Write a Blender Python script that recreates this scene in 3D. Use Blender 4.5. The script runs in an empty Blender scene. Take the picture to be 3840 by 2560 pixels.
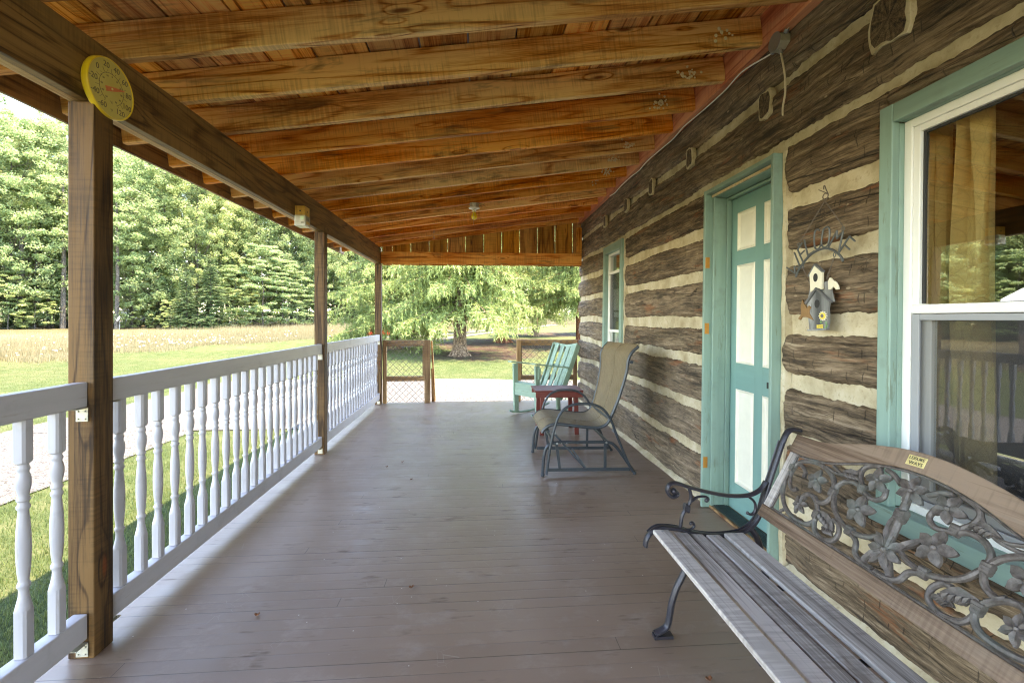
import bpy, math, random
import numpy as np
from mathutils import Vector, Matrix, Euler

# ------------------------------------------------------------------ camera, sky, sun, exposure
S = bpy.context.scene
COL = S.collection
R = math.radians
YAW = R(4.22)
EYE = 1.25
cam_d = bpy.data.cameras.new("camera"); cam = bpy.data.objects.new("camera", cam_d); COL.objects.link(cam)
cam.location = (0, 0, EYE); cam.rotation_euler = (R(90), 0, -YAW)
cam_d.sensor_width = 36; cam_d.lens = 16.0; cam_d.shift_y = -85/3840
cam_d.clip_start = 0.02; cam_d.clip_end = 2000
S.camera = cam
SUNV = Vector((0.25, -0.10, 1.0)).normalized()
W = bpy.data.worlds.new("World"); S.world = W; W.use_nodes = True
wn = W.node_tree; bg = wn.nodes["Background"]
sky = wn.nodes.new("ShaderNodeTexSky"); sky.sky_type = 'NISHITA'; sky.sun_disc = False
sky.sun_elevation = math.asin(SUNV.z); sky.sun_rotation = math.atan2(SUNV.x, SUNV.y)
sky.air_density = 1.0; sky.dust_density = 0.1; sky.ozone_density = 2.5
wn.links.new(sky.outputs[0], bg.inputs[0]); bg.inputs[1].default_value = 0.15
sun_d = bpy.data.lights.new("sun", 'SUN'); sun = bpy.data.objects.new("sun", sun_d); COL.objects.link(sun)
sun_d.energy = 2.0; sun_d.angle = R(0.53); sun_d.color = (1.0, 0.96, 0.9)
sun.rotation_euler = SUNV.to_track_quat('Z', 'Y').to_euler(); sun.location = (5, -5, 30)
S.view_settings.view_transform = 'Standard'; S.view_settings.look = 'None'
S.view_settings.exposure = 4.02; S.view_settings.gamma = 1.0
S.view_settings.use_white_balance = True; S.view_settings.white_balance_temperature = 8800; S.view_settings.white_balance_tint = 15
S.render.engine = 'CYCLES'
S.cycles.pixel_filter_type = 'BLACKMAN_HARRIS'; S.cycles.filter_width = 1.15
S.cycles.use_denoising = True; S.cycles.denoiser = 'OPENIMAGEDENOISE'; S.cycles.denoising_prefilter = 'NONE'; S.cycles.denoising_input_passes = 'RGB_ALBEDO_NORMAL'
S.cycles.max_bounces = 10; S.cycles.diffuse_bounces = 6; S.cycles.glossy_bounces = 4
S.cycles.transparent_max_bounces = 12; S.cycles.transmission_bounces = 6
S.cycles.sample_clamp_indirect = 8.0; S.cycles.caustics_reflective = False; S.cycles.caustics_refractive = False

rnd = random.Random(7)
nr = np.random.default_rng(11)

# ------------------------------------------------------------------ numpy noise
def vnoise(x, y, seed=0):
    x = np.asarray(x, float); y = np.asarray(y, float)
    xi = np.floor(x).astype(np.int64); yi = np.floor(y).astype(np.int64)
    fx = x-xi; fy = y-yi; fx = fx*fx*(3-2*fx); fy = fy*fy*(3-2*fy)
    def h(a, b):
        n = (a*374761393 + b*668265263 + seed*1442695041) & 0xffffffff
        n = ((n ^ (n >> 13))*1274126177) & 0xffffffff
        return ((n ^ (n >> 16)) & 0xffff)/65535.0*2-1
    return (h(xi, yi)*(1-fx)+h(xi+1, yi)*fx)*(1-fy)+(h(xi, yi+1)*(1-fx)+h(xi+1, yi+1)*fx)*fy
def fbm(x, y, seed=0, oct=4):
    s = 0; a = 1
    for i in range(oct):
        s = s+a*vnoise(x*2**i, y*2**i, seed+i*17); a *= .5
    return s

# ------------------------------------------------------------------ node helpers
class NT:
    def __init__(s, name):
        s.m = bpy.data.materials.new(name); s.m.use_nodes = True; s.t = s.m.node_tree; s.t.nodes.clear()
        s.out = s.t.nodes.new("ShaderNodeOutputMaterial")
    def n(s, typ, ins=None, **pr):
        nd = s.t.nodes.new("ShaderNode"+typ)
        for k, v in pr.items(): setattr(nd, k, v)
        for k, v in (ins or {}).items():
            sk = nd.inputs[k]
            if isinstance(v, bpy.types.NodeSocket): s.t.links.new(v, sk)
            elif isinstance(v, bpy.types.Node): s.t.links.new(v.outputs[0], sk)
            else: sk.default_value = v
        return nd
    def math(s, op, a, b=None, c=None, clamp=False):
        i = {0: a}
        if b is not None: i[1] = b
        if c is not None: i[2] = c
        return s.n("Math", i, operation=op, use_clamp=clamp).outputs[0]
    def mix(s, f, a, b, mode='MIX'):
        nd = s.t.nodes.new("ShaderNodeMix"); nd.data_type = 'RGBA'; nd.blend_type = mode
        for k, v in ((0, f), (6, a), (7, b)):
            if isinstance(v, bpy.types.NodeSocket): s.t.links.new(v, nd.inputs[k])
            else: nd.inputs[k].default_value = v if k == 0 else (*v[:3], 1)
        return nd.outputs[2]
    def ramp(s, f, stops, interp='LINEAR'):
        nd = s.t.nodes.new("ShaderNodeValToRGB"); cr = nd.color_ramp; cr.interpolation = interp
        while len(cr.elements) < len(stops): cr.elements.new(0.5)
        for e, (p, c) in zip(cr.elements, stops):
            e.position = p; e.color = (*c[:3], 1) if not isinstance(c, (int, float)) else (c, c, c, 1)
        s.t.links.new(f, nd.inputs[0]); return nd.outputs[0]
    def vec(s, v, sc, off=(0, 0, 0)):
        return s.n("Mapping", {0: v, 3: sc, 1: off}).outputs[0]
    def noise(s, v, scale=1.0, detail=2.0, rough=.5, dist=0.0):
        return s.n("TexNoise", {0: v, 'Scale': scale, 'Detail': detail, 'Roughness': rough, 'Distortion': dist}).outputs[0]
    def rng(s, f, a, b, c=0.0, d=1.0):
        return s.n("MapRange", {0: f, 1: a, 2: b, 3: c, 4: d}).outputs[0]
    def bump(s, h, strength=.3, dist=.002, nrm=None):
        i = {'Height': h, 'Strength': strength, 'Distance': dist}
        if nrm is not None: i['Normal'] = nrm
        return s.n("Bump", i).outputs[0]
    def bsdf(s, **k):
        nd = s.t.nodes.new("ShaderNodeBsdfPrincipled")
        for a, v in k.items():
            sk = nd.inputs[a.replace('_', ' ')]
            if isinstance(v, bpy.types.NodeSocket): s.t.links.new(v, sk)
            else: sk.default_value = (*v[:3], 1) if isinstance(v, tuple) and len(v) == 3 and sk.type == 'RGBA' else v
        s.t.links.new(nd.outputs[0], s.out.inputs[0]); return nd
    def tc(s): return s.n("Attribute", attribute_name='tc').outputs['Vector']
    def obj(s): return s.n("TexCoord").outputs['Object']
    def orand(s): return s.n("ObjectInfo").outputs['Random']

def wood(name, c_lo, c_mid, c_hi, knot=(.10, .03, .012), stain=(.05, .045, .03), stain_amt=.35, rings=9.0,
         rough=.6, spec=.3, knots=True, bump=.35, var=.25, fiber=.5, grain_y=5.5):
    m = NT(name); v = m.tc()
    r = m.orand()
    vo = m.n("VectorMath", {0: v, 1: m.n("CombineXYZ", {0: m.math('MULTIPLY', r, 37.0), 1: m.math('MULTIPLY', r, 11.0), 2: r}).outputs[0]}, operation='ADD').outputs[0]
    low = m.noise(m.vec(vo, (.42, grain_y, grain_y)), 1.0, 2.0, .5)
    if knots:
        kv = m.n("TexVoronoi", {0: m.vec(vo, (2.4, 9.5, 9.5)), 'Scale': 1.0, 'Randomness': 1.0}, feature='F1')
        kd = kv.outputs['Distance']; kc = kv.outputs['Color']
        sel = m.rng(m.n("SeparateColor", {0: kc}).outputs[0], .50, .56)
        kn = m.math('MULTIPLY', m.math('POWER', m.rng(kd, .42, .0), 1.6), sel)
        low = m.math('ADD', low, m.math('MULTIPLY', kn, .22))
        core = m.math('MULTIPLY', m.rng(kd, .15, .08), sel)
    ring = m.math('FRACT', m.math('MULTIPLY', low, rings))
    ring = m.math('MULTIPLY', m.ramp(ring, [(0, .15), (.10, .85), (.62, 1.0), (.84, .55), (.93, 0.0), (1.0, .1)]), m.rng(m.noise(m.vec(vo, (1.1, 7, 7)), 1.0, 2.0, .5), .35, .62, .25, 1.3))
    fib = m.noise(m.vec(vo, (3.5, 150, 150)), 1.0, 4.0, .7)
    mid = m.noise(m.vec(vo, (1.5, 34, 34)), 1.0, 5.0, .78)
    f = m.math('ADD', m.math('MULTIPLY', ring, .19), m.math('ADD', m.math('MULTIPLY', fib, fiber*.9), m.math('MULTIPLY', mid, .56)))
    col = m.ramp(f, [(.42, c_lo), (.54, c_mid), (.70, c_hi)])
    st = m.rng(m.noise(m.vec(vo, (2.2, 13, 13)), 1.0, 4.0, .65, .4), .56, .72)
    col = m.mix(m.math('MULTIPLY', st, stain_amt), col, stain)
    if knots: col = m.mix(m.math('MULTIPLY', core, .85), col, knot)
    saw = m.math('MULTIPLY', m.noise(m.vec(vo, (95, 3, 3)), 1.0, 2.0, .5), m.noise(m.vec(vo, (3, 9, 9)), 1.0, 2.0, .5))
    col = m.mix(m.math('MULTIPLY', m.rng(saw, .24, .36), .28), col, c_lo)
    hsv = m.n("HueSaturation", {4: col, 1: m.rng(r, 0, 1, 1-var*.3, 1+var*.2), 2: m.rng(m.math('FRACT', m.math('MULTIPLY', r, 7.13)), 0, 1, 1-var, 1+var)}).outputs[0]
    h = m.math('ADD', m.math('MULTIPLY', fib, .6), m.math('MULTIPLY', ring, .35))
    m.bsdf(Base_Color=hsv, Roughness=m.rng(fib, .2, .8, rough-.08, rough+.12), Specular_IOR_Level=spec, Normal=m.bump(h, bump, .0015))
    return m.m

M = {}
M['rafter'] = wood('rafter_wood', (.20, .058, .012), (.68, .285, .070), (.95, .60, .26), stain=(.11,.05,.02), stain_amt=.8, knot=(.16, .035, .010), var=.2)
M['rafter_red'] = wood('rafter_wood_red', (.17, .033, .005), (.68, .195, .022), (.92, .44, .12), stain=(.085, .07, .035), stain_amt=.85, knot=(.20, .025, .008), var=.2)
M['rafter_edge'] = wood('rafter_edge_wood', (.42, .25, .12), (.62, .42, .23), (.75, .56, .36), stain_amt=.15, var=.1, knots=False)
M['roofboard'] = wood('roof_board_wood', (.13, .032, .006), (.60, .20, .033), (.90, .48, .15), stain=(.07, .06, .035), stain_amt=.6, knot=(.10, .03, .02), var=.35, rings=7)
M['ledger'] = wood('ledger_wood', (.30, .075, .035), (.52, .16, .075), (.66, .28, .15), stain_amt=.35, var=.1, rings=5)
M['beam'] = wood('beam_wood', (.030, .013, .004), (.125, .060, .018), (.25, .14, .050), stain_amt=.4, var=.1, rings=13, knots=True, knot=(.03,.015,.01), rough=.5, spec=.4)
M['beam_lit'] = wood('lit_beam_wood', (.42, .22, .11), (.60, .36, .20), (.75, .52, .32), stain_amt=.15, var=.12)  # pale beam copy: ground bounce on the underside put into the colour
M['gable'] = wood('gable_wood', (.13, .045, .008), (.44, .17, .028), (.66, .32, .07), stain=(.04, .03, .012), stain_amt=.55, var=.25, rings=6)
M['post'] = wood('post_wood', (.010, .004, .0015), (.047, .021, .007), (.14, .072, .026), stain_amt=.35, knot=(.20, .045, .010), var=.12, rings=9, rough=.65, bump=1.0, fiber=.55)
M['gatewood'] = wood('gate_wood', (.09, .042, .016), (.20, .105, .045), (.36, .22, .11), stain_amt=.45, var=.2, rings=6)
M['bench'] = wood('bench_wood', (.10, .080, .068), (.29, .258, .240), (.56, .51, .48), stain=(.11, .065, .038), stain_amt=.75, knots=False, var=.14, rings=3, rough=.7, bump=.5)
M['bench_brown'] = wood('bench_wood_brown', (.055, .030, .018), (.125, .078, .052), (.23, .160, .115), stain=(.12, .11, .10), stain_amt=.3, knots=False, var=.08, rings=3, rough=.6, bump=.5)
M['trapwood'] = wood('trap_wood', (.30, .14, .02), (.55, .30, .06), (.68, .42, .12), stain_amt=.2, var=0, rings=4)
M['hatch'] = wood('plain_wood', (.10, .045, .02), (.24, .12, .05), (.4, .24, .12), var=.2)

def paint(name, col, rough=.45, wear=None, wear_amt=.0, spec=.45, bumps=.15, var=.06, brush=True, dirt=.12):
    m = NT(name); r_ = m.orand(); v = m.n("VectorMath", {0: m.tc(), 1: m.n("CombineXYZ", {0: m.math('MULTIPLY', r_, 43.0), 1: m.math('MULTIPLY', r_, 7.0), 2: r_}).outputs[0]}, operation='ADD').outputs[0]
    a = m.noise(m.vec(v, (1.2, 14, 14)), 1.0, 4.0, .6)
    b = m.noise(m.vec(v, (8, 8, 8)), 1.0, 4.0, .65)
    c = m.noise(m.vec(v, (4, 150, 150)), 1.0, 2.0, .5)
    dk = tuple(x*(1-var*3) for x in col); lt = tuple(min(1, x*(1+var)) for x in col)
    cc = m.mix(m.rng(a, .3, .7), dk, lt)
    cc = m.mix(m.math('MULTIPLY', m.math('FRACT', m.math('MULTIPLY', r_, 5.31)), .10), cc, tuple(x*.6 for x in col))
    cc = m.mix(m.math('MULTIPLY', m.rng(b, .55, .75), dirt), cc, (.10, .08, .055))
    if wear is not None:
        w = m.math('MULTIPLY', m.rng(m.noise(m.vec(v, (3, 26, 26)), 1.0, 6.0, .75), .60, .66), wear_amt)
        cc = m.mix(w, cc, wear)
    m.bsdf(Base_Color=cc, Roughness=m.rng(b, .3, .7, rough-.07, rough+.1), Specular_IOR_Level=spec,
           Normal=m.bump(m.math('ADD', c, m.math('MULTIPLY', b, .4)), bumps, .001))
    return m.m
M['white'] = paint('white_rail_paint', (.46, .445, .475), .42, (.28, .24, .18), .35, var=.04, dirt=.2)
M['teal'] = paint('teal_paint', (.220, .345, .298), .42, (.12, .15, .10), .6, bumps=.35, var=.07, dirt=.25)
M['tealdoor'] = paint('teal_door_paint', (.165, .325, .300), .35, bumps=.12, var=.03, dirt=.08)
M['tealchair'] = paint('teal_chair_paint', (.30, .45, .35), .55, (.16, .17, .11), .6, var=.07, bumps=.4, dirt=.2)
M['cream'] = paint('cream_panel_paint', (.78, .76, .66), .4, var=.02, bumps=.08, dirt=.05)
M['red'] = paint('red_table_paint', (.17, .026, .018), .45, (.12, .05, .04), .5, var=.08, bumps=.3)
M['vinyl'] = paint('white_vinyl', (.78, .78, .76), .35, var=.01, bumps=.03, dirt=.05)
M['alu'] = paint('grey_screen_frame', (.30, .31, .33), .4, var=.02, bumps=.02, dirt=.05)
M['tractor_red'] = paint('tractor_red_paint', (.75, .03, .02), .35, var=.03, bumps=.02, dirt=.1)
M['paleshed'] = paint('pale_metal_roof', (.7, .72, .74), .4, var=.03)
M['shedwall'] = paint('dark_shed_wall', (.10, .075, .06), .7, var=.1)

def simple(name, col, rough=.5, metal=0.0, spec=.5, bump=0.0, bscale=200, **k):
    m = NT(name); a = dict(Base_Color=col, Roughness=rough, Metallic=metal, Specular_IOR_Level=spec)
    n = m.noise(m.obj(), bscale, 3.0, .6)
    cc = m.mix(n, tuple(x*.75 for x in col), tuple(min(1, x*1.2) for x in col)); a['Base_Color'] = cc
    if bump: a['Normal'] = m.bump(n, bump, .001)
    a.update(k); m.bsdf(**a); return m.m
M['iron'] = simple('black_cast_iron', (.030, .028, .036), .38, .3, .6, .5, 160)
M['frame_metal'] = simple('dark_powder_coat', (.035, .045, .055), .35, .2, .6, .15, 90)
M['galv'] = simple('galvanised_steel', (.50, .48, .40), .5, .6, .5, .3, 60)
M['steel'] = simple('grey_steel', (.32, .33, .34), .4, .7)
M['brass'] = simple('brass_plate', (.72, .60, .28), .45, .35, .5, .1, 60)
M['hinge'] = simple('tarnished_hinge', (.55, .24, .05), .45, .5, .5, .3, 80)
M['black'] = simple('black_rubber', (.02, .02, .02), .6)
M['wire'] = simple('rusty_wire', (.16, .13, .11), .6, .5)
M['signmetal'] = simple('grey_painted_metal', (.11, .12, .12), .5, .4)
M['cable'] = simple('pale_cable', (.60, .52, .40), .5)
M['ink'] = simple('black_ink', (.03, .028, .02), .5)
M['inkgrey'] = simple('faded_ink', (.12, .10, .035), .5)
M['leafdry'] = simple('dry_leaf', (.20, .07, .025), .6)
M['mud'] = simple('mud_clump', (.80, .70, .48), .9, 0, .2, 1.0, 120)
M['porcelain'] = simple('white_porcelain', (.72, .70, .62), .2)
M['rug'] = simple('black_threshold', (.03, .05, .05), .45, .3)
M['mulchrock'] = simple('stone_grey', (.35, .34, .32), .9)
M['white_enamel'] = simple('white_enamel', (.8, .8, .78), .4)
M['orange'] = simple('faded_red_needle', (.70, .20, .07), .4)
M['labelpaper'] = simple('label_paper', (.45, .42, .34), .5)
M['labelgreen'] = simple('label_green', (.45, .62, .45), .5)
M['house_grey'] = paint('birdhouse_grey', (.30, .31, .31), .7, (.12, .12, .12), .9, var=.25, bumps=.9, dirt=.4)
M['house_dark'] = paint('birdhouse_roof_grey', (.16, .16, .16), .7, var=.15, bumps=.5)
M['house_white'] = paint('birdhouse_white', (.75, .70, .55), .6, (.4, .35, .25), .4, var=.04)
M['brownbird'] = simple('brown_bird_wood', (.26, .14, .055), .6, bscale=40)
M['yellow'] = simple('sunflower_yellow', (.85, .65, .10), .5)
M['seed'] = simple('sunflower_centre', (.16, .15, .14), .7)
M['greenpaint'] = simple('small_leaf_green', (.15, .28, .13), .6)

def floor_mat():
    m = NT('floor_paint'); v = m.obj()
    sx = m.n("SeparateXYZ", {0: v}); x, y = sx.outputs[0], sx.outputs[1]
    w = .0675
    yy = m.math('DIVIDE', y, w); idx = m.math('FLOOR', yy); fr = m.math('SUBTRACT', yy, idx)
    e = m.math('MINIMUM', fr, m.math('SUBTRACT', 1.0, fr))
    rb = m.n("TexWhiteNoise", {1: m.math('ROUND', yy)}, noise_dimensions='1D').outputs[0]   # one value for each joint
    along = m.noise(m.n("CombineXYZ", {0: m.math('MULTIPLY', x, .9), 1: m.math('MULTIPLY', m.math('ROUND', yy), 3.7)}).outputs[0], 1.0, 2.0, .5)
    jw = m.math('MULTIPLY', m.rng(m.math('ADD', m.math('MULTIPLY', rb, .7), along), .62, 1.0), .021)
    joint = m.math('MULTIPLY', m.math('LESS_THAN', e, m.math('ADD', jw, .004)), m.rng(m.math('ADD', m.math('MULTIPLY', rb, .6), along), .5, .85))
    ri = m.n("TexWhiteNoise", {1: idx}, noise_dimensions='1D').outputs[0]
    # butt joints
    bx = m.math('FRACT', m.math('ADD', m.math('MULTIPLY', x, .55), m.math('MULTIPLY', ri, 9.7)))
    butt = m.math('MULTIPLY', m.math('LESS_THAN', bx, .0016), m.math('GREATER_THAN', ri, .55))
    g = m.noise(m.n("CombineXYZ", {0: m.math('MULTIPLY', x, 3.0), 1: m.math('MULTIPLY', y, 60.0), 2: m.math('MULTIPLY', ri, 9.0)}).outputs[0], 1.0, 5.0, .65)
    big = m.noise(m.vec(v, (1.1, .8, 1)), 1.0, 3.0, .55)
    med = m.noise(m.vec(v, (5, 7, 1)), 1.0, 6.0, .7)
    fine = m.noise(v, 300.0, 2.0, .5)
    patch = m.math('MULTIPLY', m.rng(m.noise(m.vec(v, (4.5, 11, 1)), 1.0, 3.0, .6), .60, .68), m.rng(g, .45, .6))
    col = m.mix(m.rng(big, .35, .65), (.20, .130, .092), (.265, .185, .140))
    col = m.mix(m.math('MULTIPLY', m.rng(ri, 0, 1), .22), col, (.14, .088, .062))
    col = m.mix(m.math('MULTIPLY', m.rng(med, .53, .75), .6), col, (.33, .26, .22))
    col = m.mix(m.math('MULTIPLY', patch, .6), col, (.085, .048, .034))
    # scuffs and scratches
    sc = m.n("TexVoronoi", {0: m.vec(v, (3.0, 3.0, 1)), 'Scale': 5.0}, feature='DISTANCE_TO_EDGE').outputs[0]
    scr = m.math('MULTIPLY', m.math('LESS_THAN', sc, .006), m.rng(m.noise(v, 4.0, 2.0, .5), .62, .66))
    col = m.mix(m.math('MULTIPLY', scr, .35), col, (.36, .32, .28))
    spk = m.n("TexVoronoi", {0: v, 'Scale': 20.0}, feature='F1')
    sp = m.math('MULTIPLY', m.math('LESS_THAN', spk.outputs[0], .06), m.math('GREATER_THAN', m.n("SeparateColor", {0: spk.outputs[1]}).outputs[0], .82))
    col = m.mix(m.math('MULTIPLY', sp, .8), col, (.55, .50, .44))
    col = m.mix(m.math('MULTIPLY', m.math('MAXIMUM', joint, butt), .8), col, (.045, .028, .020))
    h = m.math('SUBTRACT', m.math('ADD', m.math('MULTIPLY', g, .25), m.math('MULTIPLY', med, .25)), m.math('MULTIPLY', m.math('MAXIMUM', joint, butt), 1.2))
    h = m.math('SUBTRACT', h, m.math('MULTIPLY', patch, .35))
    h = m.math('ADD', h, m.math('MULTIPLY', m.rng(e, 0, .12), .28))
    m.bsdf(Base_Color=col, Roughness=m.math('ADD', m.rng(med, .3, .7, .28, .50), m.math('MULTIPLY', patch, .2)), Specular_IOR_Level=.62,
           Normal=m.bump(m.math('ADD', h, m.math('MULTIPLY', fine, .06)), .55, .0022))
    return m.m
M['floor'] = floor_mat()

def log_mat():
    m = NT('hewn_log_wood'); v = m.obj(); r = m.orand()
    vo = m.n("VectorMath", {0: v, 1: m.n("CombineXYZ", {0: m.math('MULTIPLY', r, 31.0), 1: m.math('MULTIPLY', r, 5.0), 2: m.math('MULTIPLY', r, 17.0)}).outputs[0]}, operation='ADD').outputs[0]
    wob = m.noise(vo, 2.2, 2.0, .5)
    vw = m.n("VectorMath", {0: vo, 1: m.n("CombineXYZ", {2: m.math('MULTIPLY', wob, .07)}).outputs[0]}, operation='ADD').outputs[0]
    fib = m.noise(m.vec(vw, (30, 7, 90)), 1.0, 5.0, .8)
    mid = m.noise(m.vec(vw, (12, 2.0, 26)), 1.0, 5.0, .65)
    big = m.noise(m.vec(vo, (1, 1.3, 3.2)), 1.0, 3.0, .55)
    # long drying checks: contour lines of a stretched noise
    ck = m.noise(m.vec(vo, (2, .55, 7.0)), 1.0, 3.0, .55)
    cd = m.math('ABSOLUTE', m.math('SUBTRACT', ck, .5))
    gate = m.rng(m.noise(m.vec(vo, (1, 1.1, 4)), 1.0, 1.0, .5), .47, .53)
    crack = m.math('MULTIPLY', m.rng(cd, .0085, .0020), gate)
    ck2 = m.noise(m.vec(vw, (2, 2.6, 30.0)), 1.0, 2.0, .5)
    crack2 = m.math('MULTIPLY', m.rng(m.math('ABSOLUTE', m.math('SUBTRACT', ck2, .5)), .014, .003), m.rng(m.noise(m.vec(vo, (1, 3, 9)), 1.0, 1.0, .5), .52, .60))
    # axe nicks: short upright marks
    ax = m.n("TexVoronoi", {0: m.vec(vo, (1, 24, 13)), 'Scale': 1.0, 'Randomness': 1.0}, feature='F1')
    axc = m.n("SeparateColor", {0: ax.outputs['Color']}).outputs[0]
    lx = m.n("SeparateXYZ", {0: m.n("VectorMath", {0: m.vec(vo, (1, 24, 13)), 1: ax.outputs['Position']}, operation='SUBTRACT').outputs[0]})
    nick = m.math('MULTIPLY', m.math('MULTIPLY', m.rng(m.math('ABSOLUTE', m.math('ADD', lx.outputs[1], m.math('MULTIPLY', lx.outputs[2], .12))), .065, .02), m.rng(m.math('ABSOLUTE', lx.outputs[2]), .34, .20)), m.math('GREATER_THAN', axc, .74))
    f = m.math('ADD', m.math('MULTIPLY', fib, .55), m.math('MULTIPLY', mid, .45))
    col = m.ramp(f, [(.40, (.014, .009, .005)), (.47, (.072, .046, .026)), (.54, (.160, .108, .066)), (.65, (.42, .325, .225))])
    grey = m.ramp(f, [(.36, (.045, .035, .025)), (.48, (.19, .150, .11)), (.68, (.46, .385, .29))])
    zz = m.n("SeparateXYZ", {0: v}).outputs[2]; yy = m.n("SeparateXYZ", {0: v}).outputs[1]
    wx = m.math('MULTIPLY', m.rng(m.math('ADD', m.math('MULTIPLY', zz, -.32), big), .10, .45), m.rng(yy, 2.5, 4.3, .0, .8))
    col = m.mix(wx, col, grey)
    col = m.mix(m.math('MULTIPLY', m.rng(m.noise(m.vec(vo, (1, 2.2, 14)), 1.0, 4.0, .65), .60, .68), .6), col, (.26, .075, .02))
    fl = m.n("TexVoronoi", {0: m.vec(vo, (1, 9, 22)), 'Scale': 1.0}, feature='F1')
    flc = m.math('MULTIPLY', m.math('LESS_THAN', fl.outputs[0], .11), m.math('GREATER_THAN', m.n("SeparateColor", {0: fl.outputs[1]}).outputs[1], .75))
    col = m.mix(m.math('MULTIPLY', flc, .7), col, (.42, .33, .22))
    dk = m.math('MAXIMUM', crack, m.math('MAXIMUM', m.math('MULTIPLY', crack2, .7), m.math('MULTIPLY', nick, .75)))
    col = m.mix(dk, col, (.010, .007, .005))
    pt = m.rng(m.noise(m.vec(vo, (1, 2.6, 8)), 1.0, 4.0, .6), .44, .62)
    col = m.mix(m.math('MULTIPLY', m.math('MULTIPLY', pt, m.rng(fib, .35, .6)), .55), col, (.27, .195, .130))
    col = m.mix(.10, col, m.mix(r, (.07, .045, .03), (.36, .29, .22)))
    h = m.math('SUBTRACT', m.math('ADD', m.math('MULTIPLY', fib, .55), m.math('MULTIPLY', mid, .9)), m.math('MULTIPLY', dk, 1.3))
    m.bsdf(Base_Color=col, Roughness=.72, Specular_IOR_Level=.35, Normal=m.bump(h, .9, .006))
    return m.m
M['log'] = log_mat()

def chink_mat():
    m = NT('cream_chinking'); v = m.obj()
    a = m.noise(v, 6.0, 4.0, .6); b = m.noise(v, 45.0, 5.0, .65); c = m.noise(v, 220.0, 2.0, .5)
    col = m.ramp(a, [(.3, (.34, .275, .17)), (.52, (.50, .43, .30)), (.72, (.60, .54, .42))])
    col = m.mix(m.math('MULTIPLY', m.rng(b, .54, .7), .6), col, (.30, .23, .14))
    m.bsdf(Base_Color=col, Roughness=.85, Specular_IOR_Level=.2, Normal=m.bump(m.math('ADD', b, m.math('MULTIPLY', c, .4)), .55, .004))
    return m.m
M['chink'] = chink_mat()

def endgrain_mat():
    m = NT('end_grain'); v = m.tc()
    s = m.n("SeparateXYZ", {0: v}); ang = m.math('ARCTAN2', s.outputs[2], s.outputs[1])
    rr = m.n("VectorMath", {0: v}, operation='LENGTH').outputs['Value']
    rad = m.noise(m.n("CombineXYZ", {0: m.math('MULTIPLY', ang, 5.0), 1: m.math('MULTIPLY', rr, 4.0)}).outputs[0], 1.0, 3.0, .6)
    ring = m.math('SINE', m.math('MULTIPLY', m.math('ADD', rr, m.math('MULTIPLY', rad, .01)), 900.0))
    rf_ = m.noise(v, 60.0, 4.0, .7)
    col = m.ramp(m.math('ADD', m.math('MULTIPLY', m.math('ADD', rad, rf_), .5), m.math('MULTIPLY', ring, .02)), [(.40, (.012, .008, .005)), (.48, (.07, .045, .025)), (.60, (.17, .12, .07))])
    m.bsdf(Base_Color=col, Roughness=.8, Normal=m.bump(rad, .9, .006)); return m.m
M['endgrain'] = endgrain_mat()

def glass_mat(name, mixf=.28, tint=(.75, .8, .78)):
    m = NT(name); t = m.t
    tr = m.n("BsdfTransparent", {0: (*tint, 1)}); gl = m.n("BsdfGlossy", {0: (1, 1, 1, 1), 1: .0})
    fr = m.math('MULTIPLY', m.math('POWER', m.n("LayerWeight", {0: .5}).outputs['Facing'], 4.0), .8); w = m.noise(m.obj(), 2.5, 1.0, .5)
    bn = m.bump(w, .05, .01)
    t.links.new(bn, gl.inputs['Normal'])
    mx = m.n("MixShader", {0: m.math('ADD', fr, mixf, clamp=True), 1: tr.outputs[0], 2: gl.outputs[0]})
    t.links.new(mx.outputs[0], m.out.inputs[0]); return m.m
M['glass'] = glass_mat('window_glass', .30, (.92, .95, .93))
def screen_mat():
    m = NT('insect_screen')
    d = m.n("BsdfDiffuse", {0: (.06, .06, .062, 1)}); tr = m.n("BsdfTransparent", {0: (1, 1, 1, 1)})
    mx = m.n("MixShader", {0: .52, 1: d.outputs[0], 2: tr.outputs[0]}); m.t.links.new(mx.outputs[0], m.out.inputs[0]); return m.m
M['screen'] = screen_mat()
def curtain_mat():
    m = NT('gold_curtain_cloth'); v = m.obj()
    s_ = m.n("SeparateXYZ", {0: v}); yy, zz = s_.outputs[1], s_.outputs[2]
    sn = m.math('SINE', m.math('MULTIPLY', zz, 38.0)); a_ = m.math('FRACT', m.math('ADD', m.math('MULTIPLY', yy, 46.0), m.math('MULTIPLY', sn, .5))); b_ = m.math('FRACT', m.math('SUBTRACT', m.math('MULTIPLY', yy, 46.0), m.math('MULTIPLY', sn, .5)))
    ln = m.math('MAXIMUM', m.math('LESS_THAN', a_, .10), m.math('LESS_THAN', b_, .10)); wv = m.noise(m.vec(v, (90, 300, 300)), 1.0, 2.0, .5)
    col = m.mix(m.math('MULTIPLY', ln, .40), m.mix(wv, (.66, .46, .17), (.82, .60, .25)), (.42, .26, .08))
    p = m.n('BsdfPrincipled', {'Base Color': col, 'Roughness': .8}); t = m.n('BsdfTranslucent', {0: (.8, .6, .3, 1)}); mx = m.n('MixShader', {0: .3, 1: p.outputs[0], 2: t.outputs[0]}); m.t.links.new(mx.outputs[0], m.out.inputs[0]); return m.m
M['curtain'] = curtain_mat()
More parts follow.
